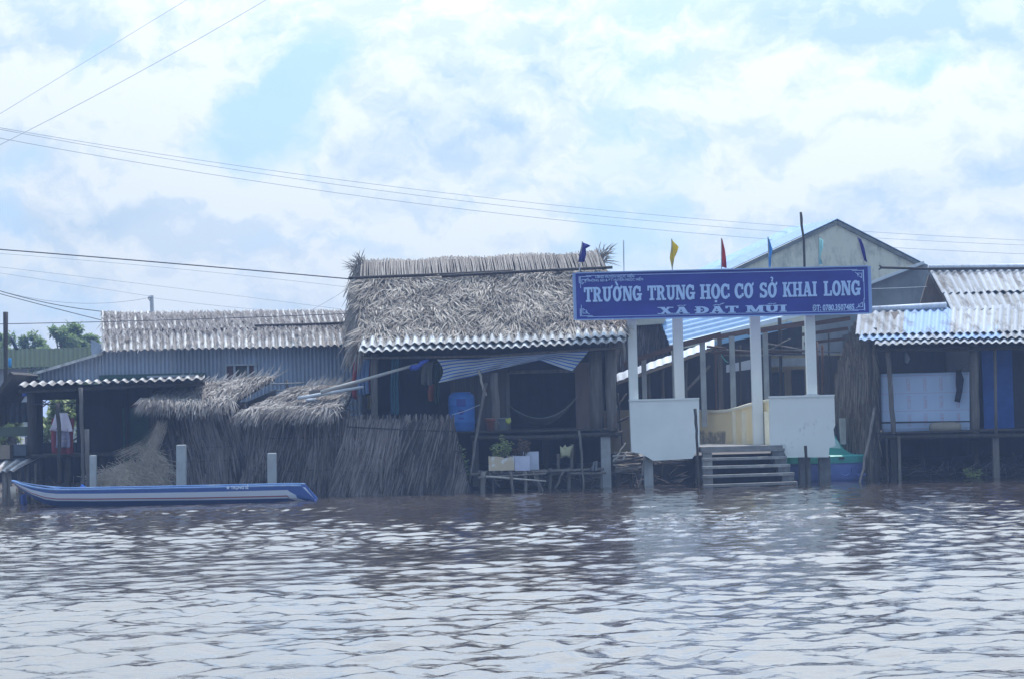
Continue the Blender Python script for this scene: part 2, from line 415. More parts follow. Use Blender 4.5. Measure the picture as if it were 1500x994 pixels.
for k in range(nb_):   # row of cane stalks laid over the ridge
    u = .005 + .985 * (k + rr.uniform(-.2, .2)) / nb_
    a = on(u, 1.0) + Vector((0, .02, .04 + rr.uniform(-.02, .03) + .02 * math.sin(u * 21)))
    b_ = on(min(1, u + rr.uniform(-.004, .010)), .735 + rr.uniform(-.012, .012)) + Vector((0, -.07, .05))
    mb.tube([a, a.lerp(b_, .5) + Vector((rr.uniform(-.01, .01), -.01, .02)), b_], [.012, .013, .011], 5, rr.uniform(.1, 1))
mb.build('ridge_canes', CANE, roof)
mb = MB()
mb.tube(crooked([on(.0, .745) + Vector((-.25, -.13, .1)), on(.4, .748) + Vector((0, -.14, .1)), on(.62, .755) + Vector((0, -.14, .1))], 5, .01), .036, 8, .5)
mb.tube(crooked([on(.33, .722) + Vector((0, -.2, .1)), on(.7, .742) + Vector((0, -.18, .1)), on(1.0, .75) + Vector((.1, -.15, .1))], 5, .01), .034, 8, .5)
mb.build('ridge_pole', WOOD_DARK, roof, True)
mb = MB()
corr(mb, P(529, 509, 41.35), P(917, 494, 41.35), P(531, 484, 42.3), P(917, 468, 42.3), .186, .03, 5, .006, .01, 5, .015, lift=.03)
corr(mb, P(525, 515, 41.2), P(917, 500, 41.2), P(530, 494, 42.1), P(917, 478, 42.1), .186, .03, 5, .006, .01, 5, .015)
mb.build('eave_sheet', FIBRE_EAVE, house)
# walls and frame
WY = 43.0
mb = MB()
fb(mb, 700, 540, 745, 632, WY, .04, .5)
for k in range(12): 
    x = 660 + k * 4.0; fb(mb, x, 530, x + 3.6, 632, WY + .02 + R.uniform(0, .012), .03, R.random())
mb.build('front_boarding', BOARD, house)
mb = MB(); fb(mb, 843, 530, 868, 628, WY, .05, .9); mb.build('door_jamb_board', mk('reddish_board', [(0, (.13, .095, .08)), (1, (.22, .165, .14))], .8, (8, 8, 1)), house)
mb = MB()
fb(mb, 530, 505, 905, 730, 46.6, .1); fb(mb, 530, 500, 536, 640, 43.2, 3.8); fb(mb, 900, 500, 904, 640, 43.2, 3.8)  # back sheet carried below the deck, added to paint the underside dark
mb.build('inner_wall_and_shade', INNER, house)
mb = MB(); fb(mb, 742, 545, 747, 630, WY - .03, .06); fb(mb, 746, 541, 843, 546, WY - .03, .06); mb.build('door_frame', WOOD, house)
mb = MB()
d0, d1 = P(535, 634, 41.9), P(905, 627, 41.9)
for k in range(18):
    yy = 41.9 + k * .28
    mb.hexa([(d0.x, yy, d0.z - .035), (d1.x, yy, d1.z - .035), (d1.x, yy + .265, d1.z - .035), (d0.x, yy + .265, d0.z - .035)],
            [(d0.x, yy, d0.z), (d1.x, yy, d1.z), (d1.x, yy + .265, d1.z), (d0.x, yy + .265, d0.z)], R.random())
mb.build('deck', WOOD_DARK, house)
mb = MB(); mb.tube(crooked([P(690, 641, 41.95), P(800, 640, 41.95), P(912, 634, 41.95)], 4, .01), .055, 8, .4); mb.build('deck_beam', WOOD_DARK, house, True)
for pts, r in (([P(549, 518, 42.0), P(547, 630, 42.0)], .075), ([P(724, 545, 42.2), P(727, 632, 42.2)], .09), ([P(872, 515, 42.1), P(874, 628, 42.1)], .15), ([P(894, 512, 42.0), P(897, 630, 42.0)], .125)):
    stick('post', pts, r, WOOD, None, parent=house, j=.015, r2=r, n=10)
mb = MB(); mb.tube(crooked([P(528, 524, 41.7), P(720, 521, 41.7), P(915, 508, 41.7)], 4, .01), .03, 7); mb.build('eave_beam', WOOD, house, True)
for (x, y0_, y1_, Y, w, mt) in ((888, 636, 716, 42.0, 14, CONC), (697, 645, 700, 42.6, 9, WOOD), (800, 640, 712, 43.5, 9, WOOD_DARK), (560, 640, 712, 42.6, 10, WOOD_DARK), (840, 640, 712, 44.5, 9, WOOD_DARK), (640, 640, 712, 43.4, 10, WOOD_DARK)):
    mb = MB(); fb(mb, x - w / 2, y0_, x + w / 2, y1_ + 12, Y, w * .0148); mb.build('stilt', mt, house)

# things on the veranda
def hanging_cloth(name, label, q, Y, mat, cat='clothing', folds=3, depth=.05, group=None, dv=.06):
    """cloth with folds hung at its upper edge; q = upper left, upper right, lower right, lower left photo points"""
    a, b2, c, d = [P(x, y, Y) for x, y in q]; ph = R.uniform(0, 6)
    mb = MB()
    def fn(u, v):
        p = a.lerp(b2, u).lerp(d.lerp(c, u), v)
        return p + Vector((.01 * math.sin(v * 5 + ph), depth * math.sin(u * folds * 2 * PI + ph + v) * (.35 + .65 * v), -.02 * abs(math.sin(u * PI * folds)) * v))
    mb.sheet(fn, 20, 12)
    o = mb.build(name, mat, None, True, label, cat, group)
    md = o.modifiers.new('thickness', 'SOLIDIFY'); md.thickness = .012
    return o
def garment(name, label, outline, Y, mat, cat='clothing', th=.1):
    """a limp garment from its outline, puffed in the middle"""
    pts = [P(x, y, Y) for x, y in outline]; c = sum(pts, Vector()) / len(pts); mb = MB()
    n_ = len(pts)
    vs = pts + [p.lerp(c, .4) + Vector((R.uniform(-.01, .01), -th / 2 * R.uniform(.6, 1.2), 0)) for p in pts] + [p.lerp(c, .4) + Vector((0, th / 2, 0)) for p in pts] + [c + Vector((0, -th * .45, 0)), c + Vector((0, th * .45, 0))]
    fs = []
    for i in range(n_):
        j = (i + 1) % n_
        fs += [(i, j, n_ + j, n_ + i), (j, i, 2 * n_ + i, 2 * n_ + j), (n_ + i, n_ + j, 3 * n_), (2 * n_ + j, 2 * n_ + i, 3 * n_ + 1)]
    mb.add(vs, fs); return mb.build(name, mat, None, True, label, cat)
C = lambda n_, c: plain('cloth_' + n_, c, .85, trans=.35)
hanging_cloth('hanging_shirt', 'faded blue and white shirt hung beside the left verge of the thatched veranda', [(521, 524), (541, 523), (540, 575), (526, 578)], 41.9, C('fadedblue', (.2, .3, .5)))
hanging_cloth('hanging_towel', 'narrow red cloth hung at the outermost edge of the thatched veranda', [(519, 522), (524, 522), (522, 585), (516, 580)], 41.85, C('red', (.4, .07, .08)), 'towel', 1)
hanging_cloth('hanging_shirt', 'dark red shirt hung behind the left veranda post', [(536, 530), (549, 530), (547, 575), (537, 572)], 42.3, C('darkred', (.3, .06, .07)))
hanging_cloth('hanging_towel', 'long teal cloth hanging in strips behind the bamboo pole', [(574, 522), (585, 521), (584, 606), (573, 606)], 42.5, C('teal', (.06, .22, .3)), 'towel', 3)
hanging_cloth('hanging_trousers', 'khaki trousers hung next to the blue bag on the pole', [(619, 531), (634, 529), (633, 563), (617, 562)], 42.0, C('khaki', (.19, .18, .16)), 'trousers', 2)
hanging_cloth('hanging_shirt', 'dark green shirt hanging right of the khaki trousers', [(636, 530), (645, 530), (644, 590), (637, 590)], 42.6, C('darkgreen', (.05, .1, .07)), 'clothing', 2)
hanging_cloth('hanging_shirt', 'orange red cloth hanging low behind the khaki trousers', [(627, 562), (636, 562), (636, 586), (628, 586)], 42.7, C('orange', (.42, .12, .05)), 'clothing', 1)
hanging_cloth('hanging_shirt', 'mustard cloth hanging low behind the left veranda post', [(538, 578), (545, 578), (544, 598), (538, 598)], 42.5, C('mustard', (.3, .22, .06)), 'clothing', 1)
# striped awning cloth
ma, nt, b = new_mat('striped_tarpaulin')
w_ = attr(nt, 'wave')
s1 = math_n(nt, 'SINE', math_n(nt, 'MULTIPLY', w_, 44.0))
c = ramp(nt, math_n(nt, 'ADD', math_n(nt, 'MULTIPLY', s1, .5), .5), [(0, (.05, .12, .42)), (.35, (.1, .22, .55)), (.45, (.5, .56, .6)), (.8, (.55, .6, .62)), (.9, (.3, .34, .3)), (1, (.5, .5, .42))])
nt.links.new(c, b.inputs['Base Color']); b.inputs['Roughness'].default_value = .55
mb = MB(); top = [(640, 526), (700, 525), (760, 519), (815, 515), (863, 513)]; bot = [(642, 560), (690, 551), (735, 539), (790, 527), (838, 543)]
def curve(pts, u):
    t = u * (len(pts) - 1); i = min(len(pts) - 2, int(t)); t -= i
    return pts[i][0] + (pts[i + 1][0] - pts[i][0]) * t, pts[i][1] + (pts[i + 1][1] - pts[i][1]) * t
nu, nv = 60, 10; vs = []; ws = []
for j in range(nv + 1):
    for i in range(nu + 1):
        u, v_ = i / nu, j / nv
        a = P(*curve(top, u), 41.75); b_ = P(*curve(bot, u), 41.75 + .25 * math.sin(u * 4))
        p = a.lerp(b_, v_); p.y += .05 * math.sin(u * 26 + v_ * 3) * v_ + .03 * math.sin(v_ * 6)
        if u < .1: p.x += .12 * (1 - u / .1) * math.sin(v_ * PI)
        vs.append(p); ws.append(v_ * .9 + .1 * math.sin(u * 5))
mb.add(vs, [(j * (nu + 1) + i, j * (nu + 1) + i + 1, (j + 1) * (nu + 1) + i + 1, (j + 1) * (nu + 1) + i) for j in range(nv) for i in range(nu)], .5, ws)
mb.build('awning', ma, None, True, 'blue and white striped tarpaulin sagging under the eave above the hammock doorway', 'awning')
# hammock
mb = MB(); A, B = P(744, 590, 42.9), P(845, 580, 42.9)
def ham(u, v_):
    p = A.lerp(B, u); s_ = math.sin(u * PI)
    p.z -= .45 * (1 - (2 * u - 1) ** 2) + .17 * s_ * (v_ - .3); p.y += (v_ - .5) * .5 * s_ - .3 * (1 - v_) * s_ * .2
    return p
mb.sheet(ham, 26, 8)
o = mb.build('hammock', plain('hammock_weave', (.22, .23, .22), .9), None, True, 'grey cloth hammock slung across the dark doorway', 'hammock')
o.modifiers.new('thickness', 'SOLIDIFY').thickness = .01
# drum
t = thing('barrel', 'large blue plastic barrel standing on the thatched veranda', 'barrel', P(677, 633, 42.3))
c = WL[t.name]; BLUE_P = plain('blue_plastic', (.035, .14, .42), .5)
mb = MB(); r_ = .29; mb.lathe(c, [(r_ * .8, 0), (r_ * .94, .03), (r_, .09), (r_, .2), (r_ * 1.03, .22), (r_ * 1.03, .26), (r_, .28), (r_, .58), (r_ * 1.03, .6), (r_ * 1.03, .64), (r_, .66), (r_, .74), (r_ * .95, .82), (r_ * .8, .86)], 28)
mb.build('body', BLUE_P, t, True)
mb = MB(); mb.lathe((c.x, c.y, c.z + .855), [(r_ * .7, 0), (r_ * .72, .01), (r_ * .72, .03), (r_ * .6, .035)], 28); mb.build('lid', BLUE_P, t, True)
NAVYP = plain('navy_print', (.03, .05, .25), .5)
for (x0_, x1_, z0_, z1_) in ((-.1, .1, .58, .74), (-.07, .07, .44, .5), (-.04, .04, .4, .44), (-.06, .06, .3, .33)):
    mb = MB()
    nseg = 6; vs = []
    for k in range(nseg + 1):
        x = x0_ + (x1_ - x0_) * k / nseg; y = -math.sqrt((r_ * 1.035) ** 2 - x * x) - .002
        vs += [(c.x + x, c.y + y, c.z + z0_), (c.x + x, c.y + y, c.z + z1_)]
    mb.add(vs, [(2 * k, 2 * k + 2, 2 * k + 3, 2 * k + 1) for k in range(nseg)])
    mb.build('printed_mark', NAVYP, t)
# pots
mb = MB(); c = P(719, 632, 42.2); mb.lathe(c, [(.09, 0), (.12, .24), (.135, .25), (.135, .3)], 18); mb.build('flower_pot', plain('brick_red_pot', (.22, .08, .05)), None, True, 'brick red pot beside the blue barrel on the veranda', 'pot')
mb = MB(); c = P(727, 632, 42.4); mb.lathe(c, [(.1, 0), (.14, .3)], 18); mb.build('bucket', plain('white_pail', (.45, .47, .48)), None, True, 'white pail behind the brick red pot', 'bucket')
t = thing('bucket', 'grey bucket with a yellow rag at the sill of the hammock doorway', 'bucket', P(738, 632, 42.2)); c = WL[t.name]
mb = MB(); mb.lathe(c, [(.1, 0), (.135, .29), (.145, .29), (.145, .31)], 18); mb.build('body', plain('grey_pail', (.26, .29, .31)), t, True)
mb = MB(); mb.tube([c + Vector((-.14, -.02, .3)), c + Vector((-.1, -.1, .18)), c + Vector((.1, -.1, .18)), c + Vector((.14, -.02, .3))], .006, 6); mb.build('handle', PIPE, t)
garment('rag', 'small yellow green rag on the rim of the grey bucket', [(740, 613), (748, 611), (749, 617), (745, 622), (741, 618)], 42.0, plain('rag_yellow', (.4, .42, .08)), 'rag', .05)
mb = MB(); a = P(712, 614, 42.2); mb.box((a.x, 42.15, a.z), (a.x + .26, 42.45, a.z + .03)); mb.build('basin_lid', plain('lid_grey', (.4, .42, .44)), None, False, 'flat grey lid resting across the brick red pot', 'lid')
# bamboo pole and blue bag
stick('bamboo_pole', [P(470, 574, 40.9), P(612, 533, 41.5)], .042, STRAW, 'long pale pole with a blue bag on its end', 'pole', j=.006)
garment('plastic_bag', 'bright blue plastic bag wound round the end of the pale pole', [(597, 537), (603, 534), (612, 533), (615, 528), (626, 525), (629, 528), (622, 531), (617, 536), (612, 542), (602, 543)], 41.45, plain('blue_plastic_bag', (.04, .08, .4), .5), 'bag', .16)
stick('driftwood_branch', [P(701, 541, 41.85), P(706, 560, 41.85), P(712, 579, 41.85)], .03, WOOD_PALE, 'bleached forked branch hung on the veranda post below the awning', 'branch', j=.02)
stick('leaning_pole', [P(712, 560, 41.7), P(699, 630, 41.5), P(688, 706, 41.2)], .035, WOOD, 'grey pole leaning on the veranda between thatch fence and planter stand', 'pole')
mb = MB(); mb.tube([P(662, 607, 41.2), P(682, 601, 41.3), P(703, 592, 41.6)], .008, 5); mb.build('cord', WIRE_PALE, None, False, 'thin pale cord tied from the thatch fence top to the leaning pole', 'cord')
stick('thin_pole', [P(848, 630, 41.7), P(852, 672, 41.7), P(855, 716, 41.7)], .028, WOOD, 'thin upright pole below the veranda deck, right of the torn yellow sheet')

# planter stand
st = thing('planter_stand', 'rickety stand of crossed sticks at the water edge carrying planter boxes', 'stand', P(750, 716, 41.0))
for (x0_, y0_, x1_, y1_, Y, r) in ((708, 690, 707, 726, 41.0, .07), (722, 695, 722, 724, 41.4, .035), (748, 690, 752, 726, 40.9, .035), (769, 690, 771, 726, 41.0, .05), (785, 690, 793, 724, 41.2, .04), (779, 688, 798, 724, 41.0, .035)):
    stick('leg', [P(x0_, y0_, Y), P(x1_, y1_, Y)], r, WOOD, None, parent=st)
for (x0_, y0_, x1_, y1_, Y, r, mt) in ((690, 694, 802, 690, 41.1, .03, WOOD), (700, 699, 800, 693, 40.95, .025, WOOD), (712, 697, 800, 704, 40.9, .022, WOOD_PALE), (700, 691, 800, 688, 41.5, .03, WOOD), (716, 693, 732, 712, 41.0, .018, WOOD)):
    stick('crosspiece', [P(x0_, y0_, Y), P(x1_, y1_, Y)], r, mt, None, parent=st)
mb = MB()
for k in range(9): 
    xx = P(702 + k * 11, 691, 41.2); mb.tube([(xx.x, 40.95, xx.z + .02), (xx.x + R.uniform(-.05, .05), 41.65, xx.z + .02)], .022, 6, R.random())
mb.build('platform', WOOD, st)
def crate(name, label, x0_, y0_, x1_, y1_, Y, d, mat, cat, soil=True, chips=False):
    a = P(x0_, y1_, Y); b_ = P(x1_, y0_, Y); t_ = thing(name, label, cat, (((a.x + b_.x) / 2), Y + d / 2, a.z)); th = .03
    mb = MB(); X0, X1, Z0, Z1 = a.x, b_.x, a.z, b_.z
    mb.box((X0, Y, Z0), (X1, Y + d, Z0 + th))
    mb.box((X0, Y, Z0 + th), (X0 + th, Y + d, Z1)); mb.box((X1 - th, Y, Z0 + th), (X1, Y + d, Z1))
    # front with a chipped upper edge
    tops = [Z1 - (R.uniform(0, .05) if chips else 0) for _ in range(9)]
    for k in range(8):
        xa = X0 + th + (X1 - X0 - 2 * th) * k / 8; xb = X0 + th + (X1 - X0 - 2 * th) * (k + 1) / 8
        mb.hexa([(xa, Y, Z0 + th), (xb, Y, Z0 + th), (xb, Y + th, Z0 + th), (xa, Y + th, Z0 + th)], [(xa, Y, tops[k]), (xb, Y, tops[k + 1]), (xb, Y + th, tops[k + 1]), (xa, Y + th, tops[k])])
    mb.box((X0 + th, Y + d - th, Z0 + th), (X1 - th, Y + d, Z1))
    mb.build('box_body', mat, t_)
    if soil:
        mb = MB(); mb.box((X0 + th + .002, Y + th + .002, Z0 + th), (X1 - th - .002, Y + d - th - .002, Z1 - .07)); mb.build('soil', MUD, t_)
    return t_
ma, nt, b = new_mat('stained_foam')
nz = noise(nt, mapped(nt, (4, 4, 4)), 1, 5, .7)
nt.links.new(ramp(nt, nz, [(0, (.45, .36, .24)), (.52, (.5, .4, .27)), (.6, (.6, .6, .58)), (1, (.62, .66, .66))]), b.inputs['Base Color']); b.inputs['Roughness'].default_value = .85
crate('planter_box', 'chipped tan foam planter box with a leafy green plant on the stick stand', 716, 667, 753, 689, 41.0, .45, ma, 'planter', True, True)
crate('planter_box', 'pale lilac foam box standing beside the chipped tan planter', 754, 667, 776, 689, 41.05, .45, mk('lilac_foam', [(0, (.4, .4, .5)), (1, (.56, .56, .66))], .8, (5, 5, 5)), 'planter')
crate('foam_crate', 'whiter foam box at the outer end of the stick stand', 767, 661, 789, 688, 41.55, .4, mk('grey_foam', [(0, (.42, .44, .52)), (1, (.6, .62, .7))], .8, (5, 5, 5)), 'box', False)
def plant(name, label, px, py, Y, h, w, nst, mat, leafw=.03, leafn=14, cat='plant', lo=.2, dens=1.):
    base = P(px, py, Y); t_ = thing(name, label, cat, base); ms = MB(); ml = MB()
    for k in range(nst):
        a = R.uniform(0, 2 * PI); rad = w * math.sqrt(R.random()); hh = h * R.uniform(.55, 1) * (1 - .4 * rad / w)
        p0 = base + Vector((math.cos(a) * rad * .35, math.sin(a) * rad * .35, 0)); p1 = base + Vector((math.cos(a) * rad, math.sin(a) * rad * .7, hh))
        ms.tube([p0, p0.lerp(p1, .5) + Vector((R.uniform(-.02, .02), 0, .02)), p1], [.006, .005, .003], 5)
        for q in range(leafn):
            u = R.uniform(lo, 1); p = p0.lerp(p1, u); th = R.uniform(0, 2 * PI)
            d = Vector((math.cos(th), math.sin(th), R.uniform(-.2, .7)))
            ml.blade(p, d, leafw * R.uniform(1.2, 2.6), leafw * R.uniform(.5, 1), Vector((R.uniform(-.4, .4), -.5, .8)).normalized(), R.random(), .0, .01, .15)
    ms.build('stem', BARK, t_); ml.build('foliage', mat, t_); return t_
plant('potted_plant', 'bushy green plant growing in the chipped tan planter', 735, 672, 41.25, .62, .27, 30, LEAF_LT, .032, 16)
plant('potted_plant', 'reddish brown plant growing in the lilac foam box', 764, 672, 41.3, .62, .2, 16, LEAF_RED, .032, 12, lo=.45)
plant('water_weed', 'pale leafed weed growing at the right foot of the thatch fence', 678, 700, 41.5, .85, .16, 12, LEAF_LT, .05, 8)
# lower scaffold and firewood
def stickset(specs, name, label, group, mat=WOOD, cat='stick'):
    for (x0_, y0_, x1_, y1_, Y, r) in specs: stick(name, [P(x0_, y0_, Y), P(x1_, y1_, Y)], r, mat, label, cat, group)
sca = thing('scaffold', 'low dark stick scaffold under the veranda deck beside the planter stand', 'scaffold', P(840, 716, 41.9))
for (x0_, y0_, x1_, y1_, Y, r) in ((800, 690, 885, 686, 41.9, .04), (835, 693, 888, 692, 41.8, .03), (798, 700, 840, 684, 42.1, .04), (806, 685, 806, 722, 42, .045), (833, 684, 833, 722, 42, .05), (825, 690, 812, 718, 41.9, .035), (881, 690, 881, 722, 41.9, .03), (838, 650, 838, 690, 42.0, .045), (818, 664, 818, 690, 42.1, .04)):
    stick('rail' if abs(x1_ - x0_) > 20 else 'upright', [P(x0_, y0_, Y), P(x1_, y1_, Y)], r, WOOD, None, parent=sca)
garment('torn_sheet', 'torn pale yellow plastic sheet hung on two sticks beneath the deck', [(820, 652), (824, 655), (828, 650), (830, 654), (840, 651), (838, 656), (836, 671), (829, 668), (821, 671)], 41.9, plain('yellowed_plastic', (.42, .4, .24)), 'plastic sheet', .05)
hanging_cloth('rag', 'small grey rag draped on the low stick scaffold', [(868, 676), (874, 674), (876, 687), (867, 688)], 41.75, C('greyrag', (.25, .25, .27)), 'rag', 2)
for k in range(30):
    y = 662 + (k % 10) * 3.2 + R.uniform(-1.5, 1.5); x = 897 + R.uniform(0, 8); L = R.uniform(22, 45)
    stick('firewood_stick', [P(x, y + R.uniform(-2, 2), 41.8 + (k // 10) * .25), P(x + L, y + R.uniform(-4, 2), 41.8 + (k // 10) * .25 + R.uniform(-.1, .2))], R.uniform(.014, .03), WOOD if k % 3 else WOOD_PALE, 'rough firewood stick in the pile between the stilt house and the white parapet', 'firewood', 'firewood sticks piled beside the white parapet')
for k in range(14):
    y = 672 + R.uniform(0, 8); x = 955 + R.uniform(0, 25); L = R.uniform(20, 40)
    stick('firewood_stick', [P(x, y, 42.6 + R.uniform(0, .3)), P(x + L, y + R.uniform(-2, 2), 42.8)], R.uniform(.014, .026), WOOD, 'rough firewood stick stored under the white parapet', 'firewood', 'firewood sticks stored under the white parapet')
stick('branch', [P(899, 676, 41.7), P(908, 662, 41.7), P(916, 648, 41.7)], .022, WOOD_PALE, 'bleached crooked branch rising from the firewood pile', 'branch', j=.03)
stick('branch', [P(912, 675, 41.75), P(919, 661, 41.75)], .024, WOOD_PALE, 'short bleached branch poking from the firewood pile', 'branch', j=.02)
fr = thing('pile_frame', 'post frame holding the firewood pile over the water', 'frame', P(915, 716, 42))
for (x0_, y0_, x1_, y1_, Y, r) in ((905, 685, 906, 724, 42.1, .06), (925, 688, 926, 724, 42.3, .05), (896, 678, 948, 668, 41.7, .03), (896, 692, 940, 689, 41.75, .03)):
    stick('rail' if abs(x1_ - x0_) > 20 else 'upright', [P(x0_, y0_, Y), P(x1_, y1_, Y)], r, WOOD_DARK, None, parent=fr)
stick('crooked_pole', [P(905, 575, 42.2), P(908, 620, 42.2), P(912, 652, 42.2)], .025, WOOD_DARK, 'dark crooked pole standing before the ochre railing wall')
stick('branch', [P(897, 619, 42.1), P(910, 616, 42.1), P(923, 609, 42.1)], .035, WOOD_DARK, 'dark branch reaching from the big veranda post to the white parapet', 'branch', j=.02)
stick('branch', [P(901, 600, 42.4), P(909, 588, 42.4), P(918, 576, 42.4)], .02, WOOD, 'forked grey branch above the ochre railing wall', 'branch', j=.03)

# ------------------------------------------------------------------ thatch huts and fence by the water
def hutroof(t_, q, Ya, Yb, count, seed, lean, fringe=420, L=(.22, .48), mat=None):
    TL, TR, BR, BL = q
    tl, tr, br, bl = P(*TL, Yb), P(*TR, Yb), P(*BR, Ya), P(*BL, Ya)
    mb = MB(); slab(mb, bl, br, tl, tr, .08); rf = mb.build('roof', THATCH_DARK, t_)
    mb = MB(); thatch(mb, bl, br, tl, tr, count, L, (.009, .024), .4, .06, 0, 1, (.25, 1), seed, .1, 0, .3, lean)
    thatch(mb, bl, br, bl.lerp(tl, .12), br.lerp(tr, .12), fringe, (.25, .55), (.009, .022), .5, .08, 0, 1, (.15, .9), seed + 1, .22, .05, .3, lean)
    rr_ = random.Random(seed)
    for k in range(150):   # leaf stalks standing past the upper edge
        u = rr_.random(); p = tl.lerp(tr, u) + Vector((0, 0, .02)); mb.blade(p - Vector((0, .2, .08)), Vector((rr_.uniform(.2, .8), .3, rr_.uniform(.15, .6))), rr_.uniform(.25, .5), rr_.uniform(.015, .03), Vector((0, -1, .3)).normalized(), rr_.uniform(.3, 1), 0, .02)
    mb.build('thatch_covering', mat or THATCH_MID, rf)
    return bl, br, tl, tr
def thatch_wall(t_, q, Y, count, seed, name='wall', ties=(), L=(.4, .9), lean=0., back=.06, depth_back=0.):
    TL, TR, BR, BL = [P(*p, Y) for p in q]
    mb = MB(); mb.hexa([BL + Vector((0, .05, 0)), BR + Vector((0, .05, 0)), BR + Vector((0, .05 + back, 0)), BL + Vector((0, .05 + back, 0))], [TL + Vector((0, .05, 0)), TR + Vector((0, .05, 0)), TR + Vector((0, .05 + back, 0)), TL + Vector((0, .05 + back, 0))])
    w_ = mb.build(name, THATCH_DARK, t_)
    mb = MB(); thatch(mb, BL, BR, TL, TR, count, L, (.012, .03), .16, .04, .12, 1.0, (0, 1), seed, .0, 0, .5, lean)
    mb.build('leaf_layer', THATCH_WALL, w_)
    for i, (a, b2) in enumerate(ties):
        mb = MB(); mb.tube(crooked([P(*a, Y - .07), P((a[0] + b2[0]) / 2, (a[1] + b2[1]) / 2 + 1, Y - .07), P(*b2, Y - .07)], 4, .008), .014, 6, .3); mb.build('tie_pole', WOOD_DARK, w_, True)
    return w_
hA = thing('thatch_hut', 'low thatched hut with a ragged drooping roof beside the fishing net', 'hut', P(300, 716, 41.4))
hutroof(hA, ((252, 566), (403, 552), (330, 594), (215, 590)), 41.1, 42.6, 8000, 21, .05, 1500)
thatch_wall(hA, ((222, 592), (362, 588), (358, 722), (232, 724)), 41.5, 5500, 22, ties=(((236, 656), (356, 652)), ((240, 676), (356, 672))), lean=.1)
mb = MB(); poly(mb, [(362, 588), (404, 570), (404, 718), (360, 722)], 42.0, .06); mb.build('side_wall', THATCH_DARK, hA)
hB = thing('thatch_hut', 'low thatched hut with loose pipes on its roof, joined to the thatch fence', 'hut', P(430, 718, 41.2))
hutroof(hB, ((444, 567), (522, 565), (503, 602), (358, 605)), 40.95, 42.4, 7000, 31, .05, 1300)
thatch_wall(hB, ((366, 602), (512, 598), (506, 722), (362, 724)), 41.3, 5500, 32, ties=(((368, 642), (508, 638)), ((364, 690), (508, 686))), lean=-.12)
mb = MB()
for k in range(4):
    x = 415 + k * 26; mb.tube([P(x, 606, 41.22), P(x + R.uniform(-3, 2), 690, 41.22)], .02, 6, R.random())
mb.build('wall_batten', WOOD, hB)
fe = thing('thatch_fence', 'leaning grey palm leaf fence panel with a spiky top edge by the water', 'fence', P(590, 718, 41.1))
thatch_wall(fe, ((508, 612), (664, 613), (690, 722), (500, 724)), 41.0, 7500, 41, 'panel', ties=(((508, 624), (668, 631)), ((502, 658), (676, 660)), ((498, 690), (676, 692))), L=(.4, 1.0), lean=-.14)
mb = MB()
for k in range(95):
    x = 508 + k * 1.66 + R.uniform(-.6, .6); mb.blade(P(x + R.uniform(-3, 3), 634, 40.97), P(x, 600, 40.97) - P(x + R.uniform(-4, 3), 634, 40.97), R.uniform(.36, .43), R.uniform(.025, .045), Vector((R.uniform(-.4, .4), -1, 0)).normalized(), R.random() * .9, 0, 0, .6)
mb.build('top_stalks', THATCH_WALL, fe)
stick('fence_stake', [P(557, 672, 40.9), P(558, 722, 40.9)], .045, WOOD, 'short stake standing in front of the thatch fence at the waterline', 'stake')
# slats between hut and house
sl = thing('slat_rack', 'rack of thin horizontal rails between the thatch hut and the thatched house', 'rack', P(505, 640, 42.2))
for y in (582, 592, 603, 612):
    stick('rail', [P(500, y, 42.3), P(527, y - 1, 42.3)], .018, STRAW, None, parent=sl)
stick('upright', [P(525, 555, 42.3), P(526, 640, 42.3)], .03, PIPE, None, parent=sl)
sl = thing('slat_rack', 'rack of thin horizontal rails in the gap between the two thatch huts', 'rack', P(415, 640, 43.0))
for y in (562, 572, 583, 592):
    stick('rail', [P(396, y, 43.0), P(446, y - 2, 43.0)], .016, STRAW, None, parent=sl)
stick('upright', [P(420, 556, 43.05), P(420, 640, 43.05)], .03, WOOD, None, parent=sl)
stick('roof_pipe', [P(436, 583, 41.2), P(500, 572, 41.4), P(533, 566, 41.4)], .042, PIPE, 'pale grey pipe lying across the low hut roof', 'pipe', j=.0)
stick('roof_pipe', [P(448, 586, 41.15), P(463, 584, 41.2)], .035, PIPE, 'short stub of pale pipe on the low hut roof', 'pipe', j=.0)
mb = MB(); mb.beam(P(453, 575, 41.35), P(525, 565, 41.5), .1, .09); mb.build('plank', WOOD, None, False, 'weathered plank lying above the pipe on the low hut roof', 'plank')

mb = MB(); rr = random.Random(91)
for k in range(1400):   # dead leaves, twigs and roots littering the mud edge
    x = rr.choice((rr.uniform(690, 1030), rr.uniform(1150, 1300), rr.uniform(1280, 1520), rr.uniform(0, 250))); Yk = rr.uniform(42.5, 43.6)
    p = Vector((P(x, 700, Yk).x, Yk, rr.uniform(-.05, .22)))
    mb.blade(p, Vector((rr.uniform(-1, 1), rr.uniform(-.6, .1), rr.uniform(-.2, .6))), rr.uniform(.1, .5), rr.uniform(.008, .025), Vector((0, -.7, .7)), rr.random(), 0, 0, .5)
mb.build('bank_litter', THATCH_WALL, None, False, None, None, None, 'stuff')
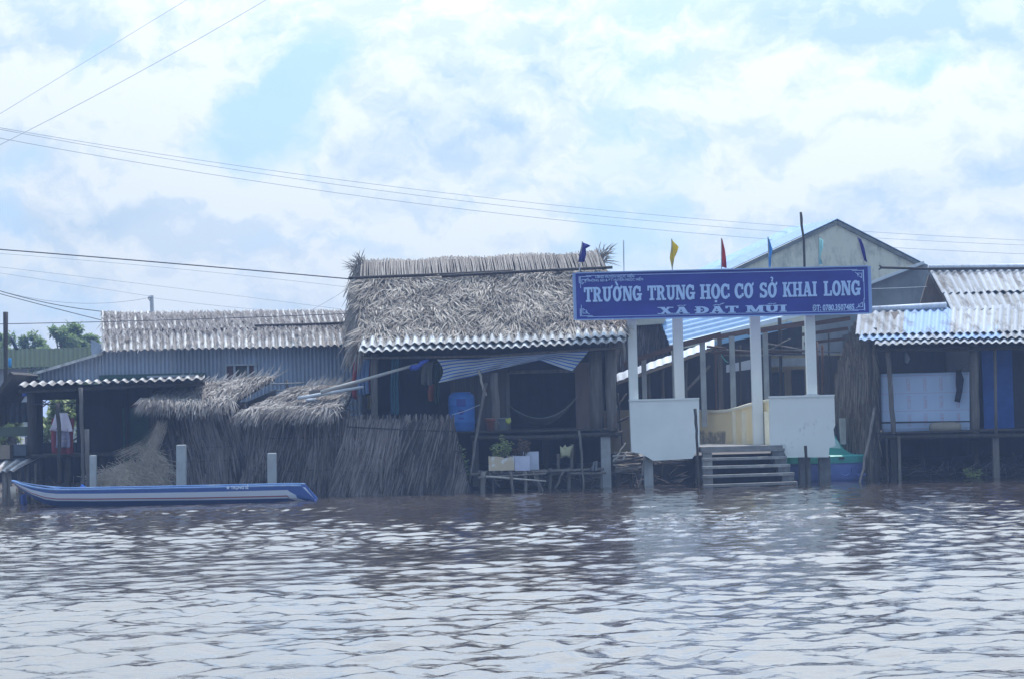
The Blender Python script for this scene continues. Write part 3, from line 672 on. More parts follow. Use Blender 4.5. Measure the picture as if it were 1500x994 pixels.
# ------------------------------------------------------------------ tin house on the left
tin = thing('tin_house', 'long house with slate blue metal walls under a dirty corrugated roof', 'house', P(330, 715, 44))
mb = MB()
TE0, TE1, TM0, TM1, TT0, TT1 = P(150, 514, 43.4), P(530, 504, 43.4), P(149, 486, 44.8), P(528, 479, 44.8), P(148, 459, 46.2), P(520, 456, 46.2)
corr(mb, TM0, TM1, TT0, TT1, .154, .026, 6, .006, .01, 6, .02, lift=.035)
corr(mb, TE0, TE1, TM0 + (TM0 - TE0) * .08, TM1 + (TM1 - TE1) * .08, .154, .026, 6, .006, .01, 6, .02)
TB0, TB1 = P(150, 514, 49), P(528, 504, 49)
corr(mb, TB0, TB1, TT0 + Vector((0, .02, 0)), TT1 + Vector((0, .02, 0)), .154, .026)
rf = mb.build('roof', FIBRE_DIRTY, tin)
mb = MB(); rr = random.Random(8)
for k in range(2300):    # dry leaf litter caught on the sheets, thickest along the ridge
    u = rr.random(); v_ = 1 - abs(rr.gauss(0, .42)); 
    if v_ < 0: continue
    p = TE0.lerp(TE1, u).lerp(TT0.lerp(TT1, u), v_) + Vector((0, -.02, .05 + rr.uniform(0, .03)))
    d = (TE0 - TT0).normalized() + Vector((rr.gauss(0, .18), 0, 0))
    mb.blade(p, d, rr.uniform(.25, .6), rr.uniform(.012, .03), Vector((rr.uniform(-.4, .4), -.5, .86)).normalized(), rr.uniform(.1, .9), 0, 0)
mb.build('leaf_litter', THATCH_OLD, rf)
mb = MB(); mb.tube([P(373, 477, 44.8), P(450, 475, 44.8), P(523, 472, 44.8)], .03, 8); mb.build('roof_pole', WOOD_DARK, rf, True)
mb = MB()
def cwall(mb, x0_, x1_, yt0, yt1, yb, Y, pitch, amp, sheetw):
    a, b2 = P(x0_, yb, Y), P(x1_, yb, Y); c_, d_ = P(x0_, yt0, Y), P(x1_, yt1, Y); b2.z = a.z
    corr(mb, Vector((a.x, Y, a.z)), Vector((b2.x, Y, a.z)), Vector((a.x, Y, c_.z)), Vector((b2.x, Y, d_.z)), pitch, amp, sheetw, .003, .004, 2, 0, sq=1.8)
cwall(mb, 150, 330, 508, 504, 562, 43.9, .092, .012, 9); cwall(mb, 374, 535, 503, 500, 640, 43.9, .092, .012, 9)
cwall(mb, 329, 375, 504, 503, 535, 43.9, .092, .012, 9); cwall(mb, 329, 375, 566, 566, 640, 43.9, .092, .012, 9)
cwall(mb, 58, 151, 545, 517, 560, 43.9, .092, .012, 9); fb(mb, 150, 512, 535, 560, 43.96, .03); fb(mb, 310, 556, 535, 640, 43.96, .03)
mb.build('wall', METAL_WALL, tin)
wn = MB()
fb(wn, 329, 532.5, 376, 535, 43.8, .1)
w_ = wn.build('window', mk('pale_window_frame', [(0, (.34, .36, .38)), (1, (.46, .48, .5))], .7), tin)
mb = MB(); fb(mb, 329, 535, 376, 566, 43.9, .02); mb.build('shutter', plain('dull_maroon', (.13, .06, .055)), w_)
mb = MB(); fb(mb, 345, 537, 362, 566, 43.87, .02); mb.build('shutter', plain('dark_green_pane', (.05, .055, .045)), w_)
for (a, b2, c_, d_) in ((329, 535.2, 332, 566), (342, 535.2, 345, 566), (362, 535.2, 365, 566), (373, 535.2, 376, 566)):
    mb = MB(); fb(mb, a, b2, c_, d_, 43.83, .06); mb.build('jamb', bpy.data.materials['pale_window_frame'], w_)
mb = MB(); fb(mb, 145, 547, 300, 554, 43.75, .1); mb.build('fascia', plain('green_fascia', (.04, .09, .075)), tin)
mb = MB(); fb(mb, 215, 549, 285, 552, 43.7, .04); mb.build('fascia_strip', PIPE, tin)
mb = MB(); a = [P(48, 549, 43.6), P(150, 519, 43.6), P(150, 515, 43.6), P(48, 545, 43.6)]; mb.hexa(a, [p + Vector((0, 4, .3)) for p in a]); mb.build('side_roof', FIBRE_EAVE, tin)
mb = MB(); mb.beam(P(36, 547, 43.2), P(-12, 620, 43.2), .1, 2.2, up=(0, 1, 0)); mb.build('side_brace', WOOD_DARK, tin)
mb = MB(); poly(mb, [(133, 497), (148, 504), (148, 517), (134, 520)], 46, .05); mb.build('gable_sheet', METAL_WALL, tin)
mb = MB()
corr(mb, P(26, 565, 41.1), P(300, 553, 41.1), P(34, 559.5, 43.8), P(300, 549.5, 43.8), .2, .03, 5, .004, .01, 5, .01)
mb.build('porch_roof', FIBRE_DIRTY, tin)
mb = MB(); mb.tube([P(28, 573, 41.3), P(300, 561, 41.3)], .04, 7); mb.build('porch_beam', WOOD_DARK, tin)
mb = MB(); mb.tube([P(28, 570, 43.6), P(300, 561, 43.6)], .04, 7); mb.build('porch_beam', WOOD_DARK, tin)
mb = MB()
fb(mb, 112, 560, 330, 690, 44.4, .08, .4); fb(mb, 40, 555, 112, 585, 44.4, .08, .3); fb(mb, -30, 664, 520, 735, 44.7, .08, .3); fb(mb, 40, 648, 112, 690, 44.4, .08, .3); fb(mb, 52, 555, 62, 690, 44.41, .08, .2)  # the low sheet below the deck is added as dark shade backing
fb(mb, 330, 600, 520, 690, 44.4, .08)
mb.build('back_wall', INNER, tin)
mb = MB(); fb(mb, 180, 596, 240, 690, 44.2, .05); mb.build('green_panel', plain('green_board', (.03, .095, .065)), tin)
mb = MB(); d0 = P(20, 667, 42.1); d1 = P(340, 662, 42.1)
for k in range(9): mb.box((d0.x, 42.1 + k * .28, d0.z - .05), (d1.x, 42.1 + k * .28 + .27, d0.z), R.random())
mb.build('deck', WOOD_DARK, tin)
for (x, y0_, y1_, Y, r) in ((46, 572, 664, 42.0, .1), (57, 575, 668, 43.5, .08), (185, 570, 664, 43.9, .05), (222, 560, 664, 42.3, .06)):
    stick('post', [P(x, y0_, Y), P(x + 1, y1_, Y)], r, WOOD_DARK, None, parent=tin, r2=r)
for (x, Y) in ((40, 42.3), (62, 43.5), (100, 42.3), (150, 42.3), (200, 42.6), (230, 43.5)):
    stick('stilt', [P(x, 668, Y), P(x, 735, Y)], .07, WOOD_DARK, None, parent=tin, r2=.07)
# laundry under the porch
hanging_cloth('hanging_shirt', 'white and pink shirt on a hanger under the left porch', [(83, 604), (100, 604), (107, 631), (73, 629)], 41.7, mk('cloth_whitepink', [(0, (.72, .6, .72)), (1, (.88, .86, .88))], .85, (3, 3, 5), trans=.1), 'clothing', 2, .06)
hanging_cloth('hanging_shirt', 'pale shirt with dark printed waist hung below the white and pink shirt', [(83, 626), (102, 626), (103, 654), (82, 655)], 41.75, mk('cloth_pale_print', [(0, (.5, .42, .4)), (.5, (.22, .2, .28)), (1, (.6, .56, .6))], .85, (2, 2, 9)), 'clothing', 2)
hanging_cloth('hanging_trousers', 'red cloth hanging behind the white and pink shirt', [(75, 612), (108, 612), (107, 664), (76, 662)], 41.85, C('redlaundry', (.36, .07, .08)), 'clothing', 3)
mb = MB(); p = P(91, 600, 41.75); mb.tube([p + Vector((-.16, 0, -.07)), p, p + Vector((.16, 0, -.07))], .012, 6); mb.tube([p, p + Vector((0, 0, .12))], .008, 6); mb.build('clothes_hanger', WOOD_DARK, None, False, 'dark hanger above the white and pink shirt', 'hanger')
stick('clothes_line', [P(50, 592, 41.75), P(125, 589, 41.75)], .012, WOOD_DARK, 'thin rail under the left porch holding the laundry', 'rail', j=.003)
hanging_cloth('hanging_towel', 'grey mosquito net bundle hanging in the far corner of the left porch', [(16, 590), (40, 588), (44, 616), (14, 618)], 42.9, C('greynet', (.16, .18, .2)), 'net', 3, .1)
garment('plastic_bag', 'small blue bag hung under the end of the porch roof', [(31, 571), (41, 570), (42, 579), (33, 580)], 42.0, plain('blue_bag_small', (.05, .09, .38)), 'bag', .12)
mb = MB(); d0 = P(-30, 626, 42.2); d1 = P(40, 624, 42.2); mb.box((d0.x, 42.2, d0.z - .2), (d1.x, 42.7, d0.z), .4); mb.build('bench', plain('mossy_bench', (.07, .09, .06)), None, False, 'mossy green bench at the open end of the left porch', 'bench')
crate('storage_box', 'tan box stacked on the bank beneath the mossy bench', -6, 651, 14, 672, 42.0, .5, plain('tan_box', (.24, .19, .14)), 'box', False)
crate('storage_box', 'dark tub standing on the bank left of the porch post', 20, 650, 38, 674, 42.1, .4, plain('dark_tub', (.08, .09, .11)), 'box', False)
# little landing roof at far left
t = thing('lean_to', 'small lean-to of grey corrugated sheet over crossed poles at the bank edge', 'lean-to', P(20, 735, 41.2))
mb = MB(); corr(mb, P(-40, 694, 40.6), P(24, 689, 40.6), P(-40, 677, 42.2), P(57, 671, 42.2), .15, .022); mb.build('roof', FIBRE_DIRTY, t)
for (x0_, y0_, x1_, y1_, r) in ((6, 690, 8, 750, .06), (12, 686, 18, 748, .05), (-6, 690, -4, 750, .06), (40, 680, 40, 735, .035), (52, 678, 52, 732, .03), (28, 684, 30, 740, .04)):
    stick('leg', [P(x0_, y0_, 40.7 if x0_ < 20 else 41.8), P(x1_, y1_, 40.7 if x0_ < 20 else 41.8)], r, WOOD, None, parent=t, r2=r)
mb = MB(); a = P(19, 722, 40.4); mb.tube([a + Vector((0, 0, .15)), a + Vector((.02, 0, -.12))], .06, 10); mb.build('float', plain('pale_float', (.45, .38, .3)), None, True, 'pale foam float tied to the crossed poles at the bank', 'float')
hanging_cloth('hanging_cloth', 'dark blue cloth hanging beside the boat bow', [(31, 724), (39, 722), (40, 738), (31, 738)], 40.2, C('navyrag', (.05, .08, .25)), 'cloth', 1)
stick('mooring_pole', [P(84, 590, 40.9), P(87, 650, 40.9), P(86, 722, 40.9)], .045, WOOD_DARK, 'dark pole rising in front of the hanging white and pink shirt')
stick('mooring_pole', [P(118, 567, 40.8), P(121, 640, 40.8), P(122, 722, 40.8)], .045, WOOD, 'tall grey pole reaching up to the left porch roof')
stick('mooring_pole', [P(127, 628, 40.7), P(129, 722, 40.7)], .05, WOOD, 'shorter grey pole beside the small concrete mooring post')
for (x0_, x1_, yt, yb, Y, lab) in ((131, 140, 667, 722, 40.4, 'short concrete mooring post beside the grey poles'), (258, 271, 652, 722, 40.2, 'tallest concrete mooring post, in front of the hut with drooping roof'), (391.5, 404, 664, 720, 40.2, 'concrete mooring post in front of the hut with pipes on its roof')):
    mb = MB(); a = P(x0_, yt, Y); b2 = P(x1_, yt, Y); c_ = P(x0_, yb, Y); w2 = b2.x - a.x; lean_ = c_.x - a.x
    e = .015
    mb.hexa([(c_.x, Y, c_.z - .4), (c_.x + w2, Y, c_.z - .4), (c_.x + w2, Y + w2, c_.z - .4), (c_.x, Y + w2, c_.z - .4)], [(a.x, Y, a.z), (a.x + w2, Y, a.z), (a.x + w2, Y + w2, a.z), (a.x, Y + w2, a.z)])
    mb.add([(a.x, Y, a.z), (a.x + w2, Y, a.z), (a.x + w2, Y + w2, a.z), (a.x, Y + w2, a.z)] + [(a.x + e, Y + e, a.z + e), (a.x + w2 - e, Y + e, a.z + e), (a.x + w2 - e, Y + w2 - e, a.z + e), (a.x + e, Y + w2 - e, a.z + e)], [(0, 1, 5, 4), (1, 2, 6, 5), (2, 3, 7, 6), (3, 0, 4, 7), (4, 5, 6, 7)])
    mb.build('mooring_post', CONC, None, False, lab, 'post', 'concrete mooring posts along the bank')
# fishing net heap
NET = mk('fishing_net_mesh', [(0, (.2, .165, .12)), (.5, (.52, .44, .34)), (1, (.88, .8, .68))], .9, (5, 5, 5), tonew=1.3, noisew=1, trans=.4)
mb = MB(); rr = random.Random(12)
lumps = [(160, 716, .5, .42), (192, 716, .6, .6), (226, 716, .4, .85)]
cent = [(P(x, y, 41.0), rad, hh) for x, y, rad, hh in lumps]
for c_, rad, hh in cent:
    def dome(u, v_, c_=c_, rad=rad, hh=hh):
        a = u * 2 * PI; ph = v_ * PI / 2; k = 1 + .16 * math.sin(a * 5 + c_.x) * math.cos(ph) + .1 * math.sin(a * 9 + v_ * 7)
        return Vector((c_.x + rad * .85 * math.cos(a) * math.cos(ph) * k, c_.y + rad * .5 * math.sin(a) * math.cos(ph) * k, c_.z - .1 + (hh + .02) * math.sin(ph) * k))
    mb.sheet(dome, 28, 8, .35)
for k in range(2600):
    c_, rad, hh = rr.choice(cent); a = rr.uniform(0, 2 * PI); ph = math.asin(rr.random() ** .7)
    p = Vector((c_.x + rad * .9 * math.cos(a) * math.cos(ph), c_.y - abs(rad * .5 * math.sin(a) * math.cos(ph)), c_.z - .08 + hh * math.sin(ph)))
    d = Vector((rr.uniform(-1, 1), rr.uniform(-.6, .2), rr.uniform(-.9, .5))).normalized(); q = p + d * rr.uniform(.1, .35); mid = p.lerp(q, .5) + Vector((0, -.03, rr.uniform(0, .08)))
    w2 = .006; 
    mb.add([p, p + Vector((w2, 0, w2)), mid + Vector((w2, 0, w2)), mid, q + Vector((w2, 0, w2)), q], [(0, 1, 2, 3), (3, 2, 4, 5)], rr.uniform(.2, 1))
for k in range(420):   # mesh drawn up to the hut corner
    p = P(238 + rr.uniform(-8, 8), 622 + rr.uniform(-8, 10), 41.0); q = P(rr.uniform(165, 225), rr.uniform(660, 690), 40.8); w2 = .004
    mid = p.lerp(q, .5) + Vector((0, 0, -.14 * rr.random()))
    mb.add([p, p + Vector((w2, 0, w2)), mid + Vector((w2, 0, w2)), mid, q + Vector((w2, 0, w2)), q], [(0, 1, 2, 3), (3, 2, 4, 5)], rr.uniform(.3, 1))
mb.build('fishing_net', NET, None, False, 'heap of beige fishing net drawn up against the thatched hut', 'fishing net')
garment('tarp_scrap', 'small bright blue plastic scrap lying by the grey poles', [(114, 716), (120, 708), (127, 712), (127, 720)], 40.6, plain('blue_scrap', (.05, .16, .6)), 'plastic scrap', .12)

# ------------------------------------------------------------------ long wooden boat
bt = thing('long_boat', 'long narrow blue and white wooden boat moored along the bank', 'boat', P(250, 736, 39.2))
ma, nt, b = new_mat('boat_paint')
tn = attr(nt, 'tone'); nz = noise(nt, mapped(nt, (2, 2, 4)), 1, 6, .7)
c = ramp(nt, tn, [(0, (.03, .08, .27)), (.27, (.5, .52, .57)), (.66, (.3, .07, .08)), (.72, (.45, .46, .5)), (.77, (.022, .06, .2))], 'CONSTANT')
st_ = math_n(nt, 'MULTIPLY', math_n(nt, 'SUBTRACT', nz, .6), 5, clamp=True)
nt.links.new(mixc(nt, math_n(nt, 'MULTIPLY', st_, .6), c, (.2, .17, .14)), b.inputs['Base Color']); b.inputs['Roughness'].default_value = .5
BOATP = ma
stn = [(18, 703.5, 706, .03), (34, 708, 716, .16), (52, 711.5, 727, .3), (72, 714, 735, .4), (90, 715.3, 737.5, .46), (140, 714.8, 738, .5), (220, 713.4, 737.5, .52), (300, 711.8, 737, .52), (380, 710, 735.5, .5), (424, 709, 734.5, .46), (444, 709.2, 734, .42), (463, 729, 734, .3)]
BYc = 39.2; vs = []; ts = []
for k, (x, ys_, yb_, hw) in enumerate(stn):
    top = P(x, ys_, BYc); bot = P(x, yb_, BYc); hgt = top.z - bot.z
    ring = []
    for (f_, z_, t_) in ((-1, 1, 0), (-.98, .72, .3), (-.95, .44, .66), (-.93, .37, .72), (-.91, .28, .77), (-.6, -.12, 1), (0, -.2, 1), (.6, -.12, 1), (.93, .3, .66), (1, 1, 0), (.93, 1, 0), (.86, .3, 1), (.5, .02, 1), (-.5, .02, 1), (-.86, .3, 1), (-.93, 1, 0)):
        ring.append((Vector((top.x, BYc + f_ * hw, bot.z + hgt * z_)), 0.05 if k >= len(stn) - 1 else (.05 if .29 < t_ < .8 else t_) if k == len(stn) - 2 else t_))
    vs += [r_[0] for r_ in ring]; ts += [r_[1] for r_ in ring]
m_ = 16; fs = [(k * m_ + i, k * m_ + (i + 1) % m_, (k + 1) * m_ + (i + 1) % m_, (k + 1) * m_ + i) for k in range(len(stn) - 1) for i in range(m_)]
fs += [tuple(range(m_))[::-1], tuple((len(stn) - 1) * m_ + i for i in range(m_))]
mb = MB(); mb.add(vs, fs, ts); hull = mb.build('hull', BOATP, bt)
mb = MB(); 
for sgn in (-1, 1): mb.tube([Vector((P(x, ys_, BYc).x, BYc + sgn * hw * .97, P(x, ys_, BYc).z)) for x, ys_, yb_, hw in stn[:-1]], .022, 6)
mb.build('gunwale', mk('gunwale_paint', [(0, (.1, .2, .42)), (.6, (.17, .28, .48)), (1, (.5, .52, .52))], .5, (2, 3, 3)), bt)
mb = MB()
for x in (130, 210, 300, 390):
    p = P(x, 716, BYc); mb.box((p.x - .1, BYc - .47, p.z - .03), (p.x + .1, BYc + .47, p.z))
mb.build('thwart', WOOD, bt)
mb = MB(); a = P(20, 703.5, BYc); mb.hexa([P(20, 704, BYc - .03), P(88, 716, BYc - .44), P(88, 716, BYc + .44), P(20, 704, BYc + .03)], [P(20, 703, BYc - .03), P(88, 714.6, BYc - .44), P(88, 714.6, BYc + .44), P(20, 703, BYc + .03)]); mb.build('foredeck', plain('foredeck_paint', (.3, .38, .55)), bt)

# ------------------------------------------------------------------ lettering
GL = {}
def r_(x0_, y0_, x1_, y1_): return ('r', x0_, y0_, x1_, y1_)
def D_(x0_, y0_, x1_, y1_, w): return ('d', x0_, y0_, x1_, y1_, w)
def A_(cx, cy, ro, so, ri, si, a0, a1): return ('a', cx, cy, ro, so, ri, si, a0, a1)
STEM = [r_(.1, 0, .33, 1), r_(0, 0, .43, .13), r_(0, .87, .43, 1)]
GL['T'] = (.84, [r_(.31, 0, .53, 1), r_(0, .85, .84, 1), r_(0, .66, .12, .85), r_(.72, .66, .84, .85), r_(.19, 0, .65, .13)])
GL['R'] = (.95, STEM + [A_(.4, .71, .4, .29, .18, .15, -90, 90), r_(.3, .86, .42, 1), r_(.3, .42, .42, .56), D_(.52, .46, .74, 0, .22), r_(.6, 0, .95, .13)])
GL['U'] = (.9, [r_(.1, .3, .32, 1), r_(0, .87, .42, 1), r_(.62, .3, .8, 1), r_(.52, .87, .9, 1), A_(.45, .32, .35, .34, .13, .18, 180, 360)])
GL['O'] = (.86, [A_(.43, .5, .43, .53, .2, .36, 0, 360)])
GL['N'] = (.96, [r_(.08, 0, .22, 1), r_(0, 0, .33, .12), r_(0, .88, .3, 1), D_(.22, 1, .76, 0, .27), r_(.74, 0, .88, 1), r_(.63, .88, .97, 1)])
GL['G'] = (.92, [A_(.44, .5, .44, .53, .21, .36, 45, 318), r_(.46, .36, .94, .5), r_(.64, .02, .85, .4), r_(.68, .62, .82, .97)])
GL['H'] = (1.0, STEM + [r_(.67, 0, .9, 1), r_(.57, 0, 1, .13), r_(.57, .87, 1, 1), r_(.3, .43, .7, .57)])
GL['C'] = (.86, [A_(.44, .5, .44, .53, .21, .36, 48, 312), r_(.68, .6, .82, .97), r_(.7, .12, .84, .34)])
GL['S'] = (.78, [A_(.39, .73, .37, .3, .15, .15, 30, 270), A_(.39, .28, .39, .3, .16, .15, -150, 90), r_(.58, .7, .7, 1), r_(.04, 0, .16, .3)])
GL['K'] = (1.0, STEM + [D_(.38, .42, .78, 1, .15), D_(.5, .6, .8, 0, .24), r_(.6, .88, .98, 1), r_(.62, 0, 1.0, .13)])
GL['A'] = (1.0, [D_(.46, 1, .17, 0, .14), D_(.5, 1, .8, 0, .25), r_(.26, .27, .72, .4), r_(0, 0, .38, .12), r_(.56, 0, 1, .12), r_(.3, .9, .62, 1)])
GL['I'] = (.43, STEM)
GL['L'] = (.8, STEM + [r_(.1, 0, .8, .14), r_(.67, .1, .8, .36)])
GL['X'] = (1.0, [D_(.24, 1, .76, 0, .26), D_(.76, 1, .24, 0, .14), r_(0, 0, .4, .12), r_(.58, 0, 1, .12), r_(0, .88, .44, 1), r_(.6, .88, 1, 1)])
GL['Đ'] = (.92, STEM + [A_(.38, .5, .52, .5, .27, .36, -90, 90), r_(.3, .86, .4, 1), r_(.3, 0, .4, .14), r_(-.04, .43, .5, .56)])
GL['M'] = (1.2, [r_(.1, 0, .24, 1), r_(0, 0, .35, .12), r_(0, .88, .3, 1), D_(.26, 1, .58, .05, .24), D_(.95, 1, .62, .05, .12), r_(.88, 0, 1.1, 1), r_(.78, 0, 1.2, .12), r_(.9, .88, 1.2, 1)])
HORN = lambda x: [A_(x, .95, .16, .22, .06, .08, -80, 60)]
GL['Ư'] = (1.0, GL['U'][1] + [A_(.86, 1.02, .17, .16, .05, .05, -90, 40)])
GL['Ơ'] = (.95, GL['O'][1] + [A_(.74, .96, .2, .17, .07, .05, -80, 40)])
GL['Ờ'] = (.95, GL['Ơ'][1] + [D_(.3, 1.34, .5, 1.06, .13)])
GL['Ọ'] = (.86, GL['O'][1] + [r_(.35, -.24, .53, -.1)])
GL['Ở'] = (.95, GL['Ơ'][1] + [A_(.4, 1.28, .14, .12, .05, .04, -80, 160), r_(.38, 1.06, .48, 1.2)])
GL['Ã'] = (1.0, GL['A'][1] + [D_(.22, 1.12, .42, 1.24, .1), D_(.4, 1.24, .6, 1.14, .1), D_(.58, 1.14, .76, 1.26, .1)])
GL['Ấ'] = (1.0, GL['A'][1] + [D_(.24, 1.1, .48, 1.26, .1), D_(.48, 1.26, .7, 1.1, .1), D_(.7, 1.24, .96, 1.44, .1)])
GL['Ũ'] = (.9, GL['U'][1] + [D_(.18, 1.12, .36, 1.24, .1), D_(.34, 1.24, .54, 1.14, .1), D_(.52, 1.14, .72, 1.26, .1)])
def word(mb, text, x0_, x1_, yb0, yb1, hgt, Y, gap=.07, slant=0.):
    tot = sum(GL[ch][0] + gap for ch in text) - gap; k = 0; cx = 0
    def mp(u, v_, off):
        f_ = u / tot; px = x0_ + (x1_ - x0_) * f_ ; py = yb0 + (yb1 - yb0) * f_ - hgt * v_
        px += (py - (yb0 + yb1) / 2) * ROLL
        return P(px, py, Y - .0006 * off)
    for ch in text:
        w, prim = GL[ch]
        for pr in prim:
            k = (k + 1) % 14
            if pr[0] == 'r':
                _, a, b2, c_, d_ = pr; a -= .025; c_ += .025; mb.quad([mp(cx + a, b2, k), mp(cx + c_, b2, k), mp(cx + c_, d_, k), mp(cx + a, d_, k)])
            elif pr[0] == 'd':
                _, a, b2, c_, d_, w2 = pr; w2 += .05; mb.quad([mp(cx + a - w2 / 2, b2, k), mp(cx + c_ - w2 / 2, d_, k), mp(cx + c_ + w2 / 2, d_, k), mp(cx + a + w2 / 2, b2, k)])
            else:
                _, ax, ay, ro, so, ri, si, a0, a1 = pr; ro += .02; ri = max(.03, ri - .035); si = max(.03, si - .02); n_ = max(6, int(abs(a1 - a0) / 12)); vs = []
                for q in range(n_ + 1):
                    t_ = math.radians(a0 + (a1 - a0) * q / n_)
                    vs += [mp(cx + ax + ro * math.cos(t_), ay + so * math.sin(t_), k), mp(cx + ax + ri * math.cos(t_), ay + si * math.sin(t_), k)]
                mb.add(vs, [(2 * q, 2 * q + 2, 2 * q + 3, 2 * q + 1) for q in range(n_)])
        cx += w + gap
def fonttext(text, x0_, x1_, yb0, yb1, hgt, Y, mat, parent, name, bold=.015):
    cu = bpy.data.curves.new('lettering', 'FONT'); cu.body = text; cu.size = 1; cu.resolution_u = 3; cu.offset = bold
    ob = bpy.data.objects.new('tmp', cu); COL.objects.link(ob); bpy.context.view_layer.update()
    dg = bpy.context.evaluated_depsgraph_get(); me_ = bpy.data.meshes.new_from_object(ob.evaluated_get(dg)); COL.objects.unlink(ob); bpy.data.objects.remove(ob)
    vv = [v_.co.copy() for v_ in me_.vertices]; xs_ = [v_.x for v_ in vv]; xmin, xmax = min(xs_), max(xs_)
    mb = MB(); out = []
    for v_ in vv:
        f_ = (v_.x - xmin) / (xmax - xmin); out.append(P(x0_ + (x1_ - x0_) * f_, yb0 + (yb1 - yb0) * f_ - hgt * v_.y / .72, Y))
    mb.add(out, [tuple(p.vertices) for p in me_.polygons]); bpy.data.meshes.remove(me_)
    return mb.build(name, mat, parent)

SY = 41.5
sign = thing('school_sign', 'long blue signboard with pale lettering mounted on white pillars above the landing', 'sign', P(1058, 465, SY))
SIGNB = mk('sign_blue', [(0, (.02, .026, .19)), (.5, (.026, .034, .25)), (1, (.042, .05, .31))], .55, (1.2, 2, 4))
LETTER = mk('letter_pale_blue', [(0, (.36, .5, .76)), (1, (.48, .62, .86))], .6, (4, 4, 4))
q = [(845.3, 468.7), (1273, 459), (1270.8, 390), (843, 400.3)]
mb = MB(); poly(mb, q, SY, .1); panel = mb.build('panel', SIGNB, sign)
def sgl(a, b2, w, mb, Y=SY - .02, h=.03): mb.beam(P(*a, Y), P(*b2, Y), h, w, up=(0, 0, 1) if abs(a[0] - b2[0]) > abs(a[1] - b2[1]) else (1, 0, 0))
mb = MB()
for a, b2 in zip(q, q[1:] + q[:1]): mb.beam(P(*a, SY + .04), P(*b2, SY + .04), .14, .025)
mb.build('frame', mk('sign_frame_paint', [(0, (.2, .3, .55)), (1, (.34, .45, .68))], .5), sign)
mb = MB(); k = 0
def strip(mb, a, b2, w, k):
    a, b2 = P(*a, SY - .004 - .0006 * k), P(*b2, SY - .004 - .0006 * k); d = (b2 - a).normalized(); nn = Vector((d.z, 0, -d.x)) * w / 2
    mb.quad([a - nn, b2 - nn, b2 + nn, a + nn])
def bi(u, v_):
    (ax, ay), (bx, by), (cx_, cy_), (dx, dy) = q
    return (ax + (bx - ax) * u + (dx - ax) * v_, ay + (by - ay) * u + (dy - ay) * v_)
strip(mb, bi(.035, .94), bi(.965, .94), .011, 0); strip(mb, bi(.035, .06), bi(.965, .06), .011, 1)
strip(mb, bi(.986, .3), bi(.986, .94), .012, 2); strip(mb, bi(.012, .78), bi(.012, .93), .016, 3); strip(mb, bi(.012, .07), bi(.012, .24), .016, 4); strip(mb, bi(.986, .06), bi(.986, .22), .016, 5)
for (cu_, cv_, su, sv) in ((.016, .92, 1, -1), (.984, .92, -1, -1), (.016, .08, 1, 1), (.984, .08, -1, 1)):   # corner scrolls
    for j, (a, b2, c_, d_) in enumerate(((0, 0, .038, 0), (0, 0, 0, .24), (.005, .06, .02, .06), (.005, .06, .005, .16), (.02, .06, .017, .13), (.005, .16, .013, .12), (.013, .1, .028, .03))):
        strip(mb, bi(cu_ + su * a, cv_ + sv * b2), bi(cu_ + su * c_, cv_ + sv * d_), .013, 6 + j)
mb.build('border_ornament', LETTER, panel)
mb = MB(); LY = SY - .02
for tx, a, b2, ya, yb in (('TRƯỜNG', 856, 940, 442.6, 440.4), ('TRUNG', 949, 1018, 440.2, 438.6), ('HỌC', 1026, 1069, 438.4, 437.4), ('CƠ', 1076.5, 1104.5, 437.2, 436.4), ('SỞ', 1113, 1139, 436.2, 435.6), ('KHAI', 1147, 1196.5, 435.2, 434), ('LONG', 1207, 1260.5, 433.6, 432.4)):
    word(mb, tx, a, b2, ya, yb, 21.5, LY)
for tx, a, b2, ya, yb in (('XÃ', 964, 1010, 460.2, 459.6), ('ĐẤT', 1018.6, 1081.5, 459.4, 458.2), ('MŨI', 1093, 1152, 457.8, 456.6)):
    word(mb, tx, a, b2, ya, yb, 10.2, LY)
mb.build('lettering', LETTER, panel)
fonttext('UBND HUYỆN NGỌC HIỂN', 872, 929, 407.6, 406.4, 3.6, LY, LETTER, panel, 'lettering')
fonttext('PHÒNG GD & ĐT HUYỆN NGỌC HIỂN', 861, 942, 412.9, 410.9, 3.6, LY, LETTER, panel, 'lettering')
fonttext('ĐT: 0780.3507485', 1190, 1251.5, 455.4, 453.8, 8.6, LY, LETTER, panel, 'lettering', .03)
# boat name
fonttext('★ TRỌNG SĨ', 331, 364, 715.6, 715.0, 4.4, BYc - .56, mk('boat_letters', [(0, (.6, .64, .7)), (1, (.7, .72, .76))], .6), hull, 'lettering', .03)

# ------------------------------------------------------------------ gate and landing
WHITE = mk('white_limewash', [(0, (.4, .4, .37)), (.3, (.66, .67, .63)), (1, (.82, .82, .77))], .8, (1.3, 1.3, 1.3), det=7, contrast=1.2)
ma, nt, b = new_mat('stained_limewash')
n1 = noise(nt, mapped(nt, (5, 5, 2.5)), 1, 7, .72); n0 = noise(nt, mapped(nt, (1, 1, 1)), 1, 3); 
st_ = math_n(nt, 'MULTIPLY', math_n(nt, 'SUBTRACT', math_n(nt, 'ADD', math_n(nt, 'MULTIPLY', n1, .6), math_n(nt, 'MULTIPLY', n0, .4)), .57), 9, clamp=True)
nt.links.new(mixc(nt, math_n(nt, 'MULTIPLY', st_, .8), mixc(nt, n0, (.62, .63, .58), (.77, .77, .72)), (.17, .18, .18)), b.inputs['Base Color']); b.inputs['Roughness'].default_value = .85
WHITE_ST = ma
gate = thing('gate', 'white concrete gate of four square pillars on low parapet walls above the steps', 'gate', P(1072, 712, 42.0))
